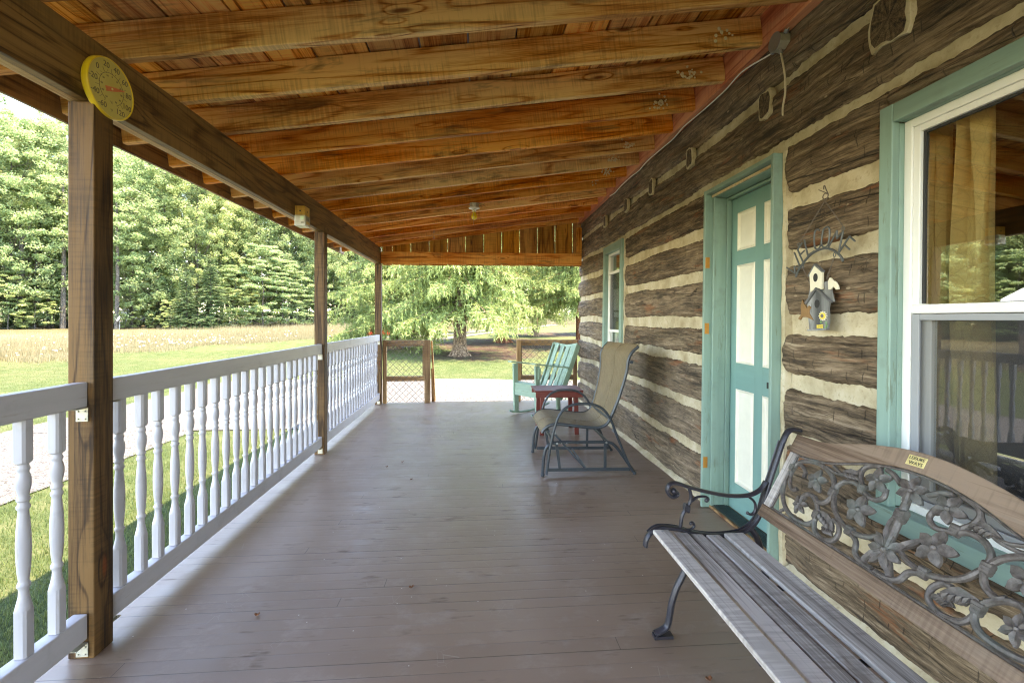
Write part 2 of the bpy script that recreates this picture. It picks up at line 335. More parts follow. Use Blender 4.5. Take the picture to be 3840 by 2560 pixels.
def sling_mat():
    m = NT('woven_sling'); v = m.tc(); s = m.n("SeparateXYZ", {0: v})
    a = m.math('FRACT', m.math('MULTIPLY', s.outputs[0], 130.0)); b = m.math('FRACT', m.math('MULTIPLY', s.outputs[1], 95.0))
    line = m.math('LESS_THAN', a, .28); l2 = m.math('LESS_THAN', b, .16)
    n = m.noise(v, 9.0, 3.0, .6); nn = m.noise(m.vec(v, (8, 160, 1)), 1.0, 2.0, .5)
    col = m.mix(m.rng(n, .3, .7), (.125, .082, .036), (.180, .126, .064))
    col = m.mix(m.math('MULTIPLY', m.rng(nn, .4, .7), .4), col, (.23, .17, .095))
    col = m.mix(m.math('MULTIPLY', line, .65), col, (.38, .31, .20))
    col = m.mix(m.math('MULTIPLY', l2, .55), col, (.09, .06, .035))
    m.bsdf(Base_Color=col, Roughness=.6, Normal=m.bump(m.math('SUBTRACT', 1.0, m.math('MAXIMUM', line, l2)), .4, .001)); return m.m
M['sling'] = sling_mat()
def scroll_mat():
    m = NT('bench_cast_bronze'); v = m.obj(); n = m.noise(v, 60.0, 4.0, .6); b = m.noise(v, 400.0, 2.0, .5); g = m.noise(v, 9.0, 3.0, .5)
    col = m.mix(m.rng(n, .35, .65), (.060, .048, .042), (.135, .115, .105)); col = m.mix(m.math('MULTIPLY', m.rng(g, .5, .7), .4), col, (.13, .17, .15))
    m.bsdf(Base_Color=col, Roughness=.5, Metallic=.15, Normal=m.bump(m.math('ADD', b, n), .5, .001)); return m.m
M['scroll'] = scroll_mat()
def plastic_y():
    m = NT('aged_yellow_plastic')
    m.bsdf(Base_Color=(.72, .50, .035), Roughness=.3, Specular_IOR_Level=.6, Subsurface_Weight=.1, Subsurface_Radius=(.05, .03, .01)); return m.m
M['plastic'] = plastic_y()
m = NT('dial_face'); m.bsdf(Base_Color=m.mix(m.noise(m.obj(), 9.0, 2.0, .5), (.56, .46, .12), (.68, .60, .22)), Roughness=.25, Coat_Weight=.6, Coat_Roughness=.05); M['dial'] = m.m
m = NT('bulb_glass'); m.bsdf(Base_Color=(.88, .66, .05), Roughness=.12, Specular_IOR_Level=.7); M['bulb'] = m.m
m = NT('clear_plastic'); m.bsdf(Base_Color=(.75, .76, .72), Roughness=.15, Alpha=.55); M['clear'] = m.m

# vegetation ------------------------------------------------
def leaf_mat(name, c1, c2, c3, trans=.35, tcol=None):
    m = NT(name); a = m.n("Attribute", attribute_name='rv').outputs['Fac']; r = m.orand()
    f = m.math('ADD', m.math('MULTIPLY', a, .8), m.math('MULTIPLY', r, .2))
    col = m.ramp(f, [(0.1, c1), (.5, c2), (.95, c3)])
    tc_ = m.mix(.6, col, tcol or tuple(min(1, x*1.5) for x in c3))
    p = m.n("BsdfPrincipled", {'Base Color': col, 'Roughness': .5, 'Specular IOR Level': .35}); t = m.n("BsdfTranslucent", {0: tc_})
    mx = m.n("MixShader", {0: trans, 1: p.outputs[0], 2: t.outputs[0]}); m.t.links.new(mx.outputs[0], m.out.inputs[0]); return m.m
M['leaf_a'] = leaf_mat('leaf_green', (.070, .115, .045), (.175, .245, .10), (.38, .44, .23), .5)
M['leaf_b'] = leaf_mat('leaf_bluegreen', (.07, .125, .055), (.17, .25, .11), (.36, .44, .22), .5)
M['leaf_c'] = leaf_mat('leaf_yellowgreen', (.09, .14, .05), (.22, .285, .105), (.44, .48, .24), .5)
M['needle'] = leaf_mat('spruce_needles', (.035, .065, .016), (.135, .195, .055), (.38, .44, .16), .25)
M['needle_dark'] = leaf_mat('hemlock_needles', (.022, .050, .020), (.055, .10, .036), (.13, .19, .07), .15)
M['grass'] = leaf_mat('lawn_grass', (.038, .070, .016), (.080, .118, .030), (.15, .165, .062), .3)
M['tallgrass'] = leaf_mat('dry_meadow_grass', (.13, .135, .055), (.25, .205, .105), (.38, .31, .19), .3)
M['daisy'] = simple('white_petal', (.8, .8, .75), .6)
def bark_mat(name, c1, c2):
    m = NT(name); v = m.obj(); n = m.noise(m.vec(v, (14, 14, 3)), 1.0, 6.0, .7, .5)
    vo = m.n("TexVoronoi", {0: m.vec(v, (16, 16, 6)), 'Scale': 1.0}, feature='DISTANCE_TO_EDGE').outputs[0]
    col = m.mix(m.rng(n, .35, .65), c1, c2); col = m.mix(m.rng(vo, .12, .0), col, tuple(x*.35 for x in c1))
    m.bsdf(Base_Color=col, Roughness=.9, Specular_IOR_Level=.15, Normal=m.bump(m.math('ADD', n, m.rng(vo, 0, .2)), .9, .03)); return m.m
M['bark_spruce'] = bark_mat('spruce_bark', (.13, .085, .055), (.33, .24, .17))
M['bark_red'] = bark_mat('red_spruce_bark', (.15, .055, .03), (.33, .15, .085))
M['bark'] = bark_mat('grey_bark', (.075, .065, .055), (.21, .19, .165))

def ground_mat():
    m = NT('lawn_ground'); v = m.n("NewGeometry").outputs['Position']
    s = m.n("SeparateXYZ", {0: v}); x, y = s.outputs[0], s.outputs[1]
    big = m.noise(v, .35, 4.0, .6); med = m.noise(v, 3.0, 5.0, .65); fine = m.noise(v, 45.0, 3.0, .6); fin2 = m.noise(v, 160.0, 2.0, .6)
    col = m.ramp(m.math('ADD', m.math('MULTIPLY', med, .5), m.math('MULTIPLY', fine, .5)), [(.38, (.030, .052, .014)), (.5, (.060, .082, .026)), (.62, (.105, .112, .050))])
    col = m.mix(m.math('MULTIPLY', m.rng(big, .45, .7), .5), col, (.12, .11, .055))
    # needle litter under the spruces
    def disc(cx, cy, r0, r1):
        d = m.n("VectorMath", {0: m.n("CombineXYZ", {0: x, 1: y}).outputs[0], 1: (cx, cy, 0)}, operation='DISTANCE').outputs['Value']
        return m.rng(m.math('ADD', d, m.math('MULTIPLY', m.math('SUBTRACT', med, .5), 5.0)), r0, r1, 1, 0)
    mu = m.math('MAXIMUM', disc(.2, 20.6, 2.2, 3.0), m.math('MAXIMUM', disc(2.2, 27, 4.5, 5.4), disc(5.8, 37, 2.6, 3.6)))
    mul = m.ramp(m.math('ADD', m.math('MULTIPLY', fine, .5), m.math('MULTIPLY', fin2, .5)), [(.38, (.018, .010, .007)), (.58, (.070, .042, .030))])
    mu = m.math('MULTIPLY', mu, m.rng(m.noise(v, 1.6, 4.0, .65), .36, .50, .25, 1.0))
    col = m.mix(mu, col, mul)
    dd = m.n("VectorMath", {0: m.n("CombineXYZ", {0: x, 1: y}).outputs[0]}, operation='LENGTH').outputs['Value']
    th = m.math('ARCTAN2', x, y)
    near = m.math('ADD', m.math('MULTIPLY', m.math('MAXIMUM', m.math('ADD', th, .77), 0.0), 26.0), 24.5)
    md_ = m.math('MULTIPLY', m.rng(m.math('SUBTRACT', dd, near), -1.0, 4.0), m.rng(th, .10, .02))
    col = m.mix(md_, col, m.mix(med, (.13, .125, .05), (.27, .21, .11)))
    wood_ = m.rng(m.math('ADD', m.math('MULTIPLY', x, -.45), y), 46, 52)   # forest floor behind the meadow
    col = m.mix(m.math('MULTIPLY', wood_, .8), col, (.06, .05, .025))
    m.bsdf(Base_Color=col, Roughness=.9, Specular_IOR_Level=.15, Normal=m.bump(m.math('ADD', fine, fin2), .8, .03)); return m.m
M['ground'] = ground_mat()
def gravel_mat():
    m = NT('pale_gravel'); v = m.n("NewGeometry").outputs['Position']
    vo = m.n("TexVoronoi", {0: v, 'Scale': 62.0}, feature='F1'); e = m.n("TexVoronoi", {0: v, 'Scale': 62.0}, feature='DISTANCE_TO_EDGE').outputs[0]
    rc = m.n("SeparateColor", {0: vo.outputs['Color']}).outputs[0]
    col = m.ramp(rc, [(0, (.05, .047, .043)), (.4, (.13, .122, .113)), (1, (.25, .24, .225))])
    col = m.mix(m.rng(e, .05, .0), col, (.07, .065, .055))
    big = m.noise(v, 1.2, 4.0, .6); col = m.mix(m.math('MULTIPLY', m.rng(big, .55, .75), .35), col, (.13, .12, .08))
    m.bsdf(Base_Color=col, Roughness=.9, Specular_IOR_Level=.2, Normal=m.bump(m.rng(e, 0, .25), .9, .015)); return m.m
M['gravel'] = gravel_mat()
M['tin'] = simple('grey_tin_roof', (.35, .36, .37), .4, .6)
M['dark'] = simple('dark_interior', (.035, .028, .022), .9)
M['roomwall'] = simple('dim_room_wall', (.22, .17, .12), .9)

# ------------------------------------------------------------------ mesh helpers
ROOTLOC = {}
class MB:
    def __init__(s): s.v = []; s.f = []; s.t = []; s.n = 0
    def add(s, vs, fs, tc=None, Mx=None):
        vs = [Vector(p) for p in vs]
        if tc is None:
            o = Vector((rnd.uniform(-20, 20), rnd.uniform(-9, 9), rnd.uniform(-9, 9))); tc = [p+o for p in vs]
        if Mx is not None: vs = [Mx @ p for p in vs]
        s.v += vs; s.t += [tuple(p) for p in tc]; s.f += [tuple(i+s.n for i in f) for f in fs]; s.n += len(vs); return s
    def box(s, size, loc=(0, 0, 0), rot=None, ax=0):
        x, y, z = size[0]/2, size[1]/2, size[2]/2
        vs = [Vector((a*x, b*y, c*z)) for a in (-1, 1) for b in (-1, 1) for c in (-1, 1)]
        fs = [(0, 1, 3, 2), (4, 6, 7, 5), (0, 4, 5, 1), (2, 3, 7, 6), (0, 2, 6, 4), (1, 5, 7, 3)]
        o = Vector((rnd.uniform(-20, 20), rnd.uniform(-9, 9), rnd.uniform(-9, 9)))
        pm = {0: lambda p: p, 1: lambda p: Vector((p.y, p.x, p.z)), 2: lambda p: Vector((p.z, p.x, p.y))}[ax]
        Mx = Matrix.Translation(loc)
        if rot is not None: Mx = Mx @ (rot if isinstance(rot, Matrix) else Euler(rot).to_matrix().to_4x4())
        return s.add(vs, fs, [pm(p)+o for p in vs], Mx)
    def b2(s, x0, x1, y0, y1, z0, z1, ax=0):
        return s.box((x1-x0, y1-y0, z1-z0), ((x0+x1)/2, (y0+y1)/2, (z0+z1)/2), None, ax)
    def bar(s, p0, p1, w, t, up=(0, 0, 1)):
        """board from p0 to p1, width w across 'up' direction, thickness t"""
        p0 = Vector(p0); p1 = Vector(p1); d = (p1-p0); L = d.length; d.normalize(); u = Vector(up); u = (u-d*u.dot(d)).normalized(); n = d.cross(u)
        Mx = Matrix(((d.x, n.x, u.x, (p0.x+p1.x)/2), (d.y, n.y, u.y, (p0.y+p1.y)/2), (d.z, n.z, u.z, (p0.z+p1.z)/2), (0, 0, 0, 1)))
        x, y, z = L/2, t/2, w/2
        vs = [Vector((a*x, b*y, c*z)) for a in (-1, 1) for b in (-1, 1) for c in (-1, 1)]
        fs = [(0, 1, 3, 2), (4, 6, 7, 5), (0, 4, 5, 1), (2, 3, 7, 6), (0, 2, 6, 4), (1, 5, 7, 3)]
        return s.add(vs, fs, None, Mx)
    def tube(s, pts, r, n=8, flat=1.0, closed=False, side=None):
        """round tube; flat scales the second axis; side = fixed direction of the second axis"""
        pts = [Vector(p) for p in pts]; N = len(pts); rs = r if isinstance(r, (list, tuple)) else [r]*N
        vs = []; fs = []; tcs = []; prev = None; L = 0; o = Vector((rnd.uniform(-20, 20), 0, 0))
        for i, p in enumerate(pts):
            if closed: d = pts[(i+1) % N]-pts[i-1]
            else: d = pts[min(i+1, N-1)]-pts[max(i-1, 0)]
            d = d.normalized() if d.length > 1e-9 else Vector((0, 0, 1))
            if side is not None: b = Vector(side); b = (b-d*b.dot(d)).normalized(); a = b.cross(d)
            else:
                if prev is None: prev = Vector((0, 0, 1)) if abs(d.z) < .9 else Vector((1, 0, 0))
                a = (prev-d*prev.dot(d))
                a = a.normalized() if a.length > 1e-6 else d.orthogonal().normalized(); b = d.cross(a); prev = a
            if i: L += (p-pts[i-1]).length
            for k in range(n):
                t = 2*math.pi*k/n; q = a*math.cos(t)*rs[i]+b*math.sin(t)*rs[i]*flat
                vs.append(p+q); tcs.append(Vector((L, math.cos(t)*rs[i], math.sin(t)*rs[i]))+o)
        for i in range(N if closed else N-1):
            j = (i+1) % N
            for k in range(n): fs.append((i*n+k, i*n+(k+1) % n, j*n+(k+1) % n, j*n+k))
        if not closed: fs.append(tuple(reversed(range(n)))); fs.append(tuple((N-1)*n+k for k in range(n)))
        return s.add(vs, fs, tcs)
    def lathe(s, prof, n=16, Mx=None, sq=None):
        """prof [(z, r)], about z"""
        vs = []; fs = []
        for z, r in prof:
            for k in range(n): t = 2*math.pi*(k+.5)/n; vs.append(Vector((r*math.cos(t), r*math.sin(t), z)))
        for i in range(len(prof)-1):
            for k in range(n): fs.append((i*n+k, i*n+(k+1) % n, (i+1)*n+(k+1) % n, (i+1)*n+k))
        fs.append(tuple(reversed(range(n)))); fs.append(tuple((len(prof)-1)*n+k for k in range(n)))
        return s.add(vs, fs, None, Mx)
    def prism(s, pts, h, Mx=None, holes=None):
        """outline in local xy extruded to z=h"""
        n = len(pts); vs = [Vector((p[0], p[1], 0)) for p in pts]+[Vector((p[0], p[1], h)) for p in pts]
        fs = [tuple(reversed(range(n))), tuple(range(n, 2*n))]+[(i, (i+1) % n, n+(i+1) % n, n+i) for i in range(n)]
        return s.add(vs, fs, None, Mx)
    def ball(s, c, r, n=10, sc=(1, 1, 1)):
        prof = []; m_ = max(5, n//2+1)
        vs = []; fs = []
        for i in range(m_+1):
            ph = math.pi*i/m_
            for k in range(n): t = 2*math.pi*k/n; vs.append(Vector((math.sin(ph)*math.cos(t)*r*sc[0]+c[0], math.sin(ph)*math.sin(t)*r*sc[1]+c[1], -math.cos(ph)*r*sc[2]+c[2])))
        for i in range(m_):
            for k in range(n): fs.append((i*n+k, i*n+(k+1) % n, (i+1)*n+(k+1) % n, (i+1)*n+k))
        return s.add(vs, fs)
    def text(s, body, size, Mx, depth=.0006):
        cu = bpy.data.curves.new('t', 'FONT'); cu.body = body; cu.size = size; cu.extrude = depth; cu.align_x = 'CENTER'; cu.align_y = 'CENTER'; cu.resolution_u = 3
        o = bpy.data.objects.new('t', cu); COL.objects.link(o); bpy.context.view_layer.update()
        me = bpy.data.meshes.new_from_object(o.evaluated_get(bpy.context.evaluated_depsgraph_get()))
        s.add([v.co.copy() for v in me.vertices], [tuple(p.vertices) for p in me.polygons], None, Mx)
        bpy.data.objects.remove(o); bpy.data.curves.remove(cu); bpy.data.meshes.remove(me); return s
    def build(s, name, mat, parent=None, bevel=0, smooth=False, world=True, loc=None, rot=None, mats=None, segs=2):
        me = bpy.data.meshes.new(name)
        off = Vector((0, 0, 0))
        if world and parent is not None:
            r = parent
            while r.parent is not None: r = r.parent
            off = Vector(ROOTLOC.get(r.name, (0, 0, 0)))
        me.from_pydata([tuple(v-off) for v in s.v], [], s.f)
        at = me.attributes.new('tc', 'FLOAT_VECTOR', 'POINT'); at.data.foreach_set('vector', np.array(s.t, dtype=np.float32).ravel())
        me.materials.append(M[mat] if isinstance(mat, str) else mat)
        if smooth:
            me.polygons.foreach_set('use_smooth', [True]*len(me.polygons)); me.set_sharp_from_angle(angle=R(35))
        me.update()
        o = bpy.data.objects.new(name, me); COL.objects.link(o)
        if parent is not None: o.parent = parent
        if loc is not None: o.location = loc
        if rot is not None: o.rotation_euler = rot
        if bevel:
            b = o.modifiers.new('b', 'BEVEL'); b.width = bevel; b.segments = segs; b.limit_method = 'ANGLE'; b.angle_limit = R(40)
        return o
def tag(o, label=None, cat=None, group=None, kind=None):
    if label: o['label'] = label
    if cat: o['category'] = cat
    if group: o['group'] = group
    if kind: o['kind'] = kind
    return o
def thing(name, loc, label, cat, group=None, rotz=0):
    o = bpy.data.objects.new(name, None); COL.objects.link(o); o.location = loc; o.rotation_euler = (0, 0, rotz); o.empty_display_size = .1
    ROOTLOC[o.name] = tuple(loc)
    return tag(o, label, cat, group)
def copy_tree(o, parent=None):
    c = o.copy(); COL.objects.link(c)
    if parent is not None: c.parent = parent
    else: ROOTLOC[c.name] = tuple(c.location)
    for ch in list(o.children): copy_tree(ch, c)
    return c
def arrays_mesh(name, V, F, mat, rv=None, smooth=False):
    """V Nx3, F MxK face indices"""
    me = bpy.data.meshes.new(name); V = np.asarray(V, np.float32); F = np.asarray(F, np.int32); k = F.shape[1]
    me.vertices.add(len(V)); me.vertices.foreach_set('co', V.ravel())
    me.loops.add(F.size); me.loops.foreach_set('vertex_index', F.ravel())
    me.polygons.add(len(F)); me.polygons.foreach_set('loop_start', np.arange(0, F.size, k, dtype=np.int32))
    me.update(calc_edges=True)
    if rv is not None:
        a = me.attributes.new('rv', 'FLOAT', 'POINT'); a.data.foreach_set('value', np.asarray(rv, np.float32))
    if smooth: me.polygons.foreach_set('use_smooth', [True]*len(F))
    me.materials.append(M[mat]); return me
def smoothpts(pts, k=6, closed=False):
    """Catmull-Rom"""
    P = [Vector(p) for p in pts]; n = len(P); out = []
    for i in range(n if closed else n-1):
        p0 = P[i-1] if (i or closed) else P[0]*2-P[1]; p1 = P[i]; p2 = P[(i+1) % n]; p3 = P[(i+2) % n] if (i+2 < n or closed) else P[-1]*2-P[-2]
        for j in range(k):
            t = j/k
            out.append(.5*((2*p1)+(-p0+p2)*t+(2*p0-5*p1+4*p2-p3)*t*t+(-p0+3*p1-3*p2+p3)*t**3))
    if not closed: out.append(P[-1])
    return out
# ------------------------------------------------------------------ porch floor
fl = MB(); fl.b2(-1.56, 1.60, -2.2, 6.93, -.03, 0, 0)
o = fl.build('porch_floor', 'floor', None); tag(o, None, None, None, 'structure')
sk = thing('porch_skirt', (-1.5, 2.4, -.4), 'dark rim board skirt under the porch floor down to the lawn', 'skirt')
MB().b2(-1.55, -1.515, -2.2, 6.86, -.42, -.034, 1).build('side_board', 'gatewood', sk)
MB().b2(-1.55, 1.6, 6.865, 6.90, -.42, -.034, 0).build('end_board', 'gatewood', sk)
MB().b2(-1.0, .9, 6.94, 7.22, -.42, -.20, 0).build('step', 'gatewood', sk, .004)

# ------------------------------------------------------------------ porch roof
SL = .138
def under(x): return 2.295+SL*(x+1.43)
pr = thing('porch_roof', (0, 2.5, 2.3), 'sloping porch roof of orange brown rafters and boards above the grey floor', 'porch roof')
RH = .152
E_ang = -math.atan(SL)
raft_y = [2.334+.369*k for k in range(-11, 13)]
Lr = math.hypot(1.50+1.98, SL*3.48)
RMAT = {0: 'rafter', 1: 'rafter', 2: 'rafter_red', 3: 'rafter_red', 4: 'rafter', 5: 'rafter', 6: 'rafter_red', 7: 'rafter_red', 8: 'rafter', 9: 'rafter_red', 10: 'rafter_red', 11: 'rafter_red', 12: 'rafter_red'}
for i, y in enumerate(raft_y):
    mb = MB(); mb.box((Lr, .039, RH), (0, 0, 0), None, 0)
    xm = (-1.98+1.50)/2; zm = under(xm)+RH/2+.003
    k = i-11
    o = mb.build('rafter', RMAT.get(k, 'rafter'), pr, .0025, world=False, loc=(xm-0, y-2.5+rnd.uniform(-.006, .006), zm-2.3), rot=(rnd.uniform(-.01, .01), E_ang, 0))
    if k >= 0:   # mud dauber patches near the wall end of some rafters
        if k in (0, 1, 2, 4, 5, 6, 7):
            nb = MB(); cx = 1.30-.03*(k % 3); n = 26 if k in (1, 2, 4, 5, 6) else 9
            for q in range(n):
                px = cx+rnd.gauss(0, .030); pz = under(px)+.03+abs(rnd.gauss(.03, .028))
                nb.ball((px, y-.026, min(pz, under(px)+.14)), rnd.uniform(.005, .0105), 6, (1, .5, 1))
            no = nb.build('mud_nest', 'mud', o, world=False)
            no.data.transform((Matrix.Translation((xm, y, zm)) @ Euler((0, E_ang, 0)).to_matrix().to_4x4()).inverted())
# roof boards
xb = -2.0; bi = 0
while xb < 1.50:
    w = rnd.uniform(.215, .26); w = min(w, 1.53-xb); xc = xb+w/2
    mb = MB(); mb.box((w-rnd.uniform(.004, .010), 9.2, .019), (0, 0, 0), None, 1)
    mb.build('roof_board', 'roofboard', pr, .0015, world=False, loc=(xc, 2.37-2.5, under(xc)+RH+.0195-2.3+rnd.uniform(0, .002)), rot=(0, E_ang, 0))
    xb += w
rf = MB(); rf.box((3.75, 9.3, .012), (0, 0, 0)); rf.build('roofing', 'tin', pr, world=False, loc=(-.24, -.13, under(-.24)+RH+.047-2.3), rot=(0, E_ang, 0))
MB().b2(-2.02, -2.0, -2.25, 6.97, 2.205, 2.40, 1).build('fascia', 'beam', pr, .002)
MB().b2(1.502, 1.552, -2.2, 6.80, 2.685, 2.90, 1).build('ledger', 'ledger', pr, .002)
# main beam: two plies
MB().b2(-1.468, -1.430, -2.2, 6.885, 2.052, 2.292, 1).build('beam_ply', 'beam', pr, .003)
MB().b2(-1.512, -1.473, -2.2, 6.88, 2.055, 2.292, 1).build('beam_ply', 'beam_lit', pr, .003)  # outer ply coloured as if lit from the ground below
# end beam and gable boards
MB().b2(-1.428, 1.56, 6.80, 6.838, 2.062, 2.235, 0).build('end_beam', 'rafter_red', pr, .003)
for k in range(-1, 11):
    x0 = -1.0+.27*(k-1)+.0035; x1 = x0+.263
    if x1 > 1.56: x1 = 1.56
    if x0 < -1.41: x0 = -1.41
    if x1 <= x0: continue
    zt0, zt1 = under(x0)+.13, under(x1)+.13
    mb = MB(); zb = 2.048+rnd.uniform(-.006, .004)
    vs = [(x0, 6.842, zb), (x1, 6.842, zb), (x1, 6.842, zt1), (x0, 6.842, zt0), (x0, 6.86, zb), (x1, 6.86, zb), (x1, 6.86, zt1), (x0, 6.86, zt0)]
    off = Vector((rnd.uniform(-9, 9), rnd.uniform(-9, 9), 0))
    mb.add(vs, [(0, 1, 2, 3), (7, 6, 5, 4), (0, 4, 5, 1), (1, 5, 6, 2), (2, 6, 7, 3), (3, 7, 4, 0)], [Vector((v[2], v[0], v[1]))+off for v in vs])
    mb.build('gable_board', 'gable', pr, .001)
MB().b2(1.475, 1.555, 6.755, 6.798, 2.24, 2.62, 2).build('corner_block', 'rafter_red', pr, .003)

# ------------------------------------------------------------------ posts
PX0, PX1 = -1.503, -1.412
POSTS = [(1.785, 1.875, 'weathered square porch post nearest the camera, under the yellow thermometer'),
         (4.30, 4.385, 'middle square porch post standing between two white railing runs'),
         (6.74, 6.825, 'far corner porch post beside the small chain-link panel'), (-.75, -.66, 'porch post behind the camera at the near end of the railing')]
for (y0, y1, lab) in POSTS[:3]:
    p = thing('porch_post', (PX0/2+PX1/2, y0/2+y1/2, 0), lab, 'post', 'porch posts')
    MB().b2(PX0, PX1, y0, y1, 0.001, 2.05, 2).build('shaft', 'post', p, .004)

# ------------------------------------------------------------------ railings
PROF = [(.172, .0262), (.318, .0262), (.324, .0215), (.332, .0200), (.345, .0172), (.365, .0134), (.380, .0126), (.390, .0135), (.396, .0170), (.402, .0172), (.408, .0140), (.414, .0128), (.44, .0158), (.48, .0182), (.52, .0190), (.56, .0183), (.60, .0160), (.63, .0132), (.638, .0132), (.645, .0170), (.652, .0172), (.658, .0140), (.666, .0138), (.670, .0170), (.676, .0170), (.684, .0136), (.695, .0150), (.712, .0188), (.728, .0198), (.744, .0186), (.756, .0150), (.762, .0138), (.768, .0165), (.774, .0170), (.780, .0140), (.786, .0145), (.791, .0205), (.797, .0262), (.928, .0262)]
def baluster_mesh():
    """square blocks top and bottom with a turned middle: ring of 16 points whose outline goes from square to round"""
    n = 16; vs = []; fs = []
    for z, r in PROF:
        sq = r > .0255
        for k in range(n):
            t = 2*math.pi*k/n+math.pi/n
            if sq:
                c_, s_ = math.cos(t), math.sin(t); q = .0190/max(abs(c_), abs(s_)); q = min(q, .0245); vs.append((q*c_, q*s_, z))
            else: vs.append((r*math.cos(t), r*math.sin(t), z))
    for i in range(len(PROF)-1):
        for k in range(n): fs.append((i*n+k, i*n+(k+1) % n, (i+1)*n+(k+1) % n, (i+1)*n+k))
    fs.append(tuple(reversed(range(n)))); fs.append(tuple((len(PROF)-1)*n+k for k in range(n)))
    return MB().add(vs, fs, [Vector((v[2], v[0], v[1])) for v in vs])
def bracket(parent, y, z, s):
    mb = MB(); mb.box((.042, .0025, .052), (-1.447, y, z-.012)); 
    for a, b in ((-.012, 0), (.012, 0), (-.012, -.028), (.012, -.028)): mb.tube([(-1.447+a, y-.001, z+b), (-1.447+a, y-.006*s, z+b)], .0035, 6)
    mb.box((.042, .05, .0025), (-1.447, y-.025*s, z+.013))
    return mb.build('bracket', 'galv', parent, .0008)
def railing(y0, y1, yb0, nb, lab):
    g = thing('porch_railing', (-1.45, (y0+y1)/2, 0), lab, 'railing', 'white porch railings')
    MB().b2(-1.468, -1.429, y0, y1, .928, 1.018, 1).build('top_rail', 'white', g, .004)
    MB().b2(-1.478, -1.429, y0, y1, .078, .170, 1).build('bottom_rail', 'white', g, .004)
    yc = (y0+y1)/2
    base = baluster_mesh()
    first = None
    for i in range(nb):
        y = yb0+.1108*i+rnd.uniform(-.0025, .0025)
        if first is None:
            b = base.build('baluster', 'white', g, 0, True, world=False); first = b
        else: b = first.copy(); COL.objects.link(b); b.parent = g
        b.location = (-1.452+1.45, y-yc, 0); b.rotation_euler = (rnd.uniform(-.004, .004), rnd.uniform(-.004, .004), rnd.uniform(-.05, .05))
    for yy, s in ((y0, -1), (y1, 1)):
        for z in (.912, .052): bracket(g, yy-.003*s, z, s)
    return g
railing(-.62, 1.78, 1.683-.1108*20, 21, 'short run of white railing at the near edge left of the first post')
railing(1.88, 4.295, 1.964, 21, 'long run of white turned balusters between the first and middle posts')
railing(4.39, 6.735, 4.487, 20, 'white railing run between the middle post and the far corner post')

# ------------------------------------------------------------------ chain-link end panels
def chainlink(parent, x0, x1, z0, z1, y):
    s = .0468; mb = MB()
    lines = []
    # two families of diagonals clipped to the rectangle
    for sg in (1, -1):
        k = -40
        while k < 60:
            # line: (x - x0) - sg*(z - z0)*0.98 = k*2s
            c = k*2*s; pts = []
            for z in (z0, z1):
                x = x0+c+sg*(z-z0)*1.0
                pts.append((x, z))
            (xa, za), (xb_, zb) = pts
            def cl(xa, za, xb_, zb):
                t0, t1 = 0, 1; dx = xb_-xa; dz = zb-za
                for p, q in ((-dx, xa-x0), (dx, x1-xa)):
                    if p == 0: 
                        if q < 0: return None
                    else:
                        r = q/p
                        if p < 0: t0 = max(t0, r)
                        else: t1 = min(t1, r)
                if t0 >= t1: return None
                return (xa+dx*t0, za+dz*t0, xa+dx*t1, za+dz*t1)
            q = cl(xa, za, xb_, zb)
            if q and math.hypot(q[2]-q[0], q[3]-q[1]) > .02:
                mb.tube([(q[0], y+.0015*sg, q[1]), (q[2], y+.0015*sg, q[3])], .0028, 5)
            k += 1
    return mb.build('wire_mesh', 'wire', parent)
def endpanel(x0, x1, lab, mir=False):
    g = thing('fence_panel', ((x0+x1)/2, 6.87, 0), lab, 'fence panel', 'low wire panels at the porch end')
    w0 = .055; w1 = .085
    a, b = (w0, w1) if not mir else (.062, .06)
    MB().b2(x0, x0+a, 6.835, 6.885, .001, .935, 2).build('post', 'gatewood', g, .003)
    MB().b2(x1-b, x1, 6.835, 6.885, .001, .935, 2).build('post', 'gatewood', g, .003)
    MB().b2(x0+a, x1-b, 6.845, 6.88, .845, .932, 0).build('top_board', 'gatewood', g, .003)
    MB().b2(x0+a, x1-b, 6.845, 6.88, .325, .40, 0).build('middle_board', 'gatewood', g, .003)
    MB().b2(x1-b-.03, x1-b-.001, 6.85, 6.88, .402, .843, 2).build('stile', 'gatewood', g, .002) if not mir else MB().b2(x0+a+.001, x0+a+.02, 6.85, 6.88, .402, .843, 2).build('stile', 'gatewood', g, .002)
    chainlink(g, x0+a+.004, x1-b-.002, .012, .92, 6.838)
    return g
g = endpanel(-1.41, -.715, 'short wooden panel with chain-link mesh beside the far corner post')
MB().bar((-.690, 6.945, .50), (-.675, 6.95, -.38), .045, .03, (1, 0, 0)).build('side_stud', 'gatewood', g, .002)
MB().bar((-.700, 6.91, .92), (-.655, 6.95, .012), .022, .04, (1, 0, 0)).build('lath', 'rafter', g, .002)
endpanel(.575, 1.50, 'wider chain-link panel behind the green rocking chair beside the log wall', True)

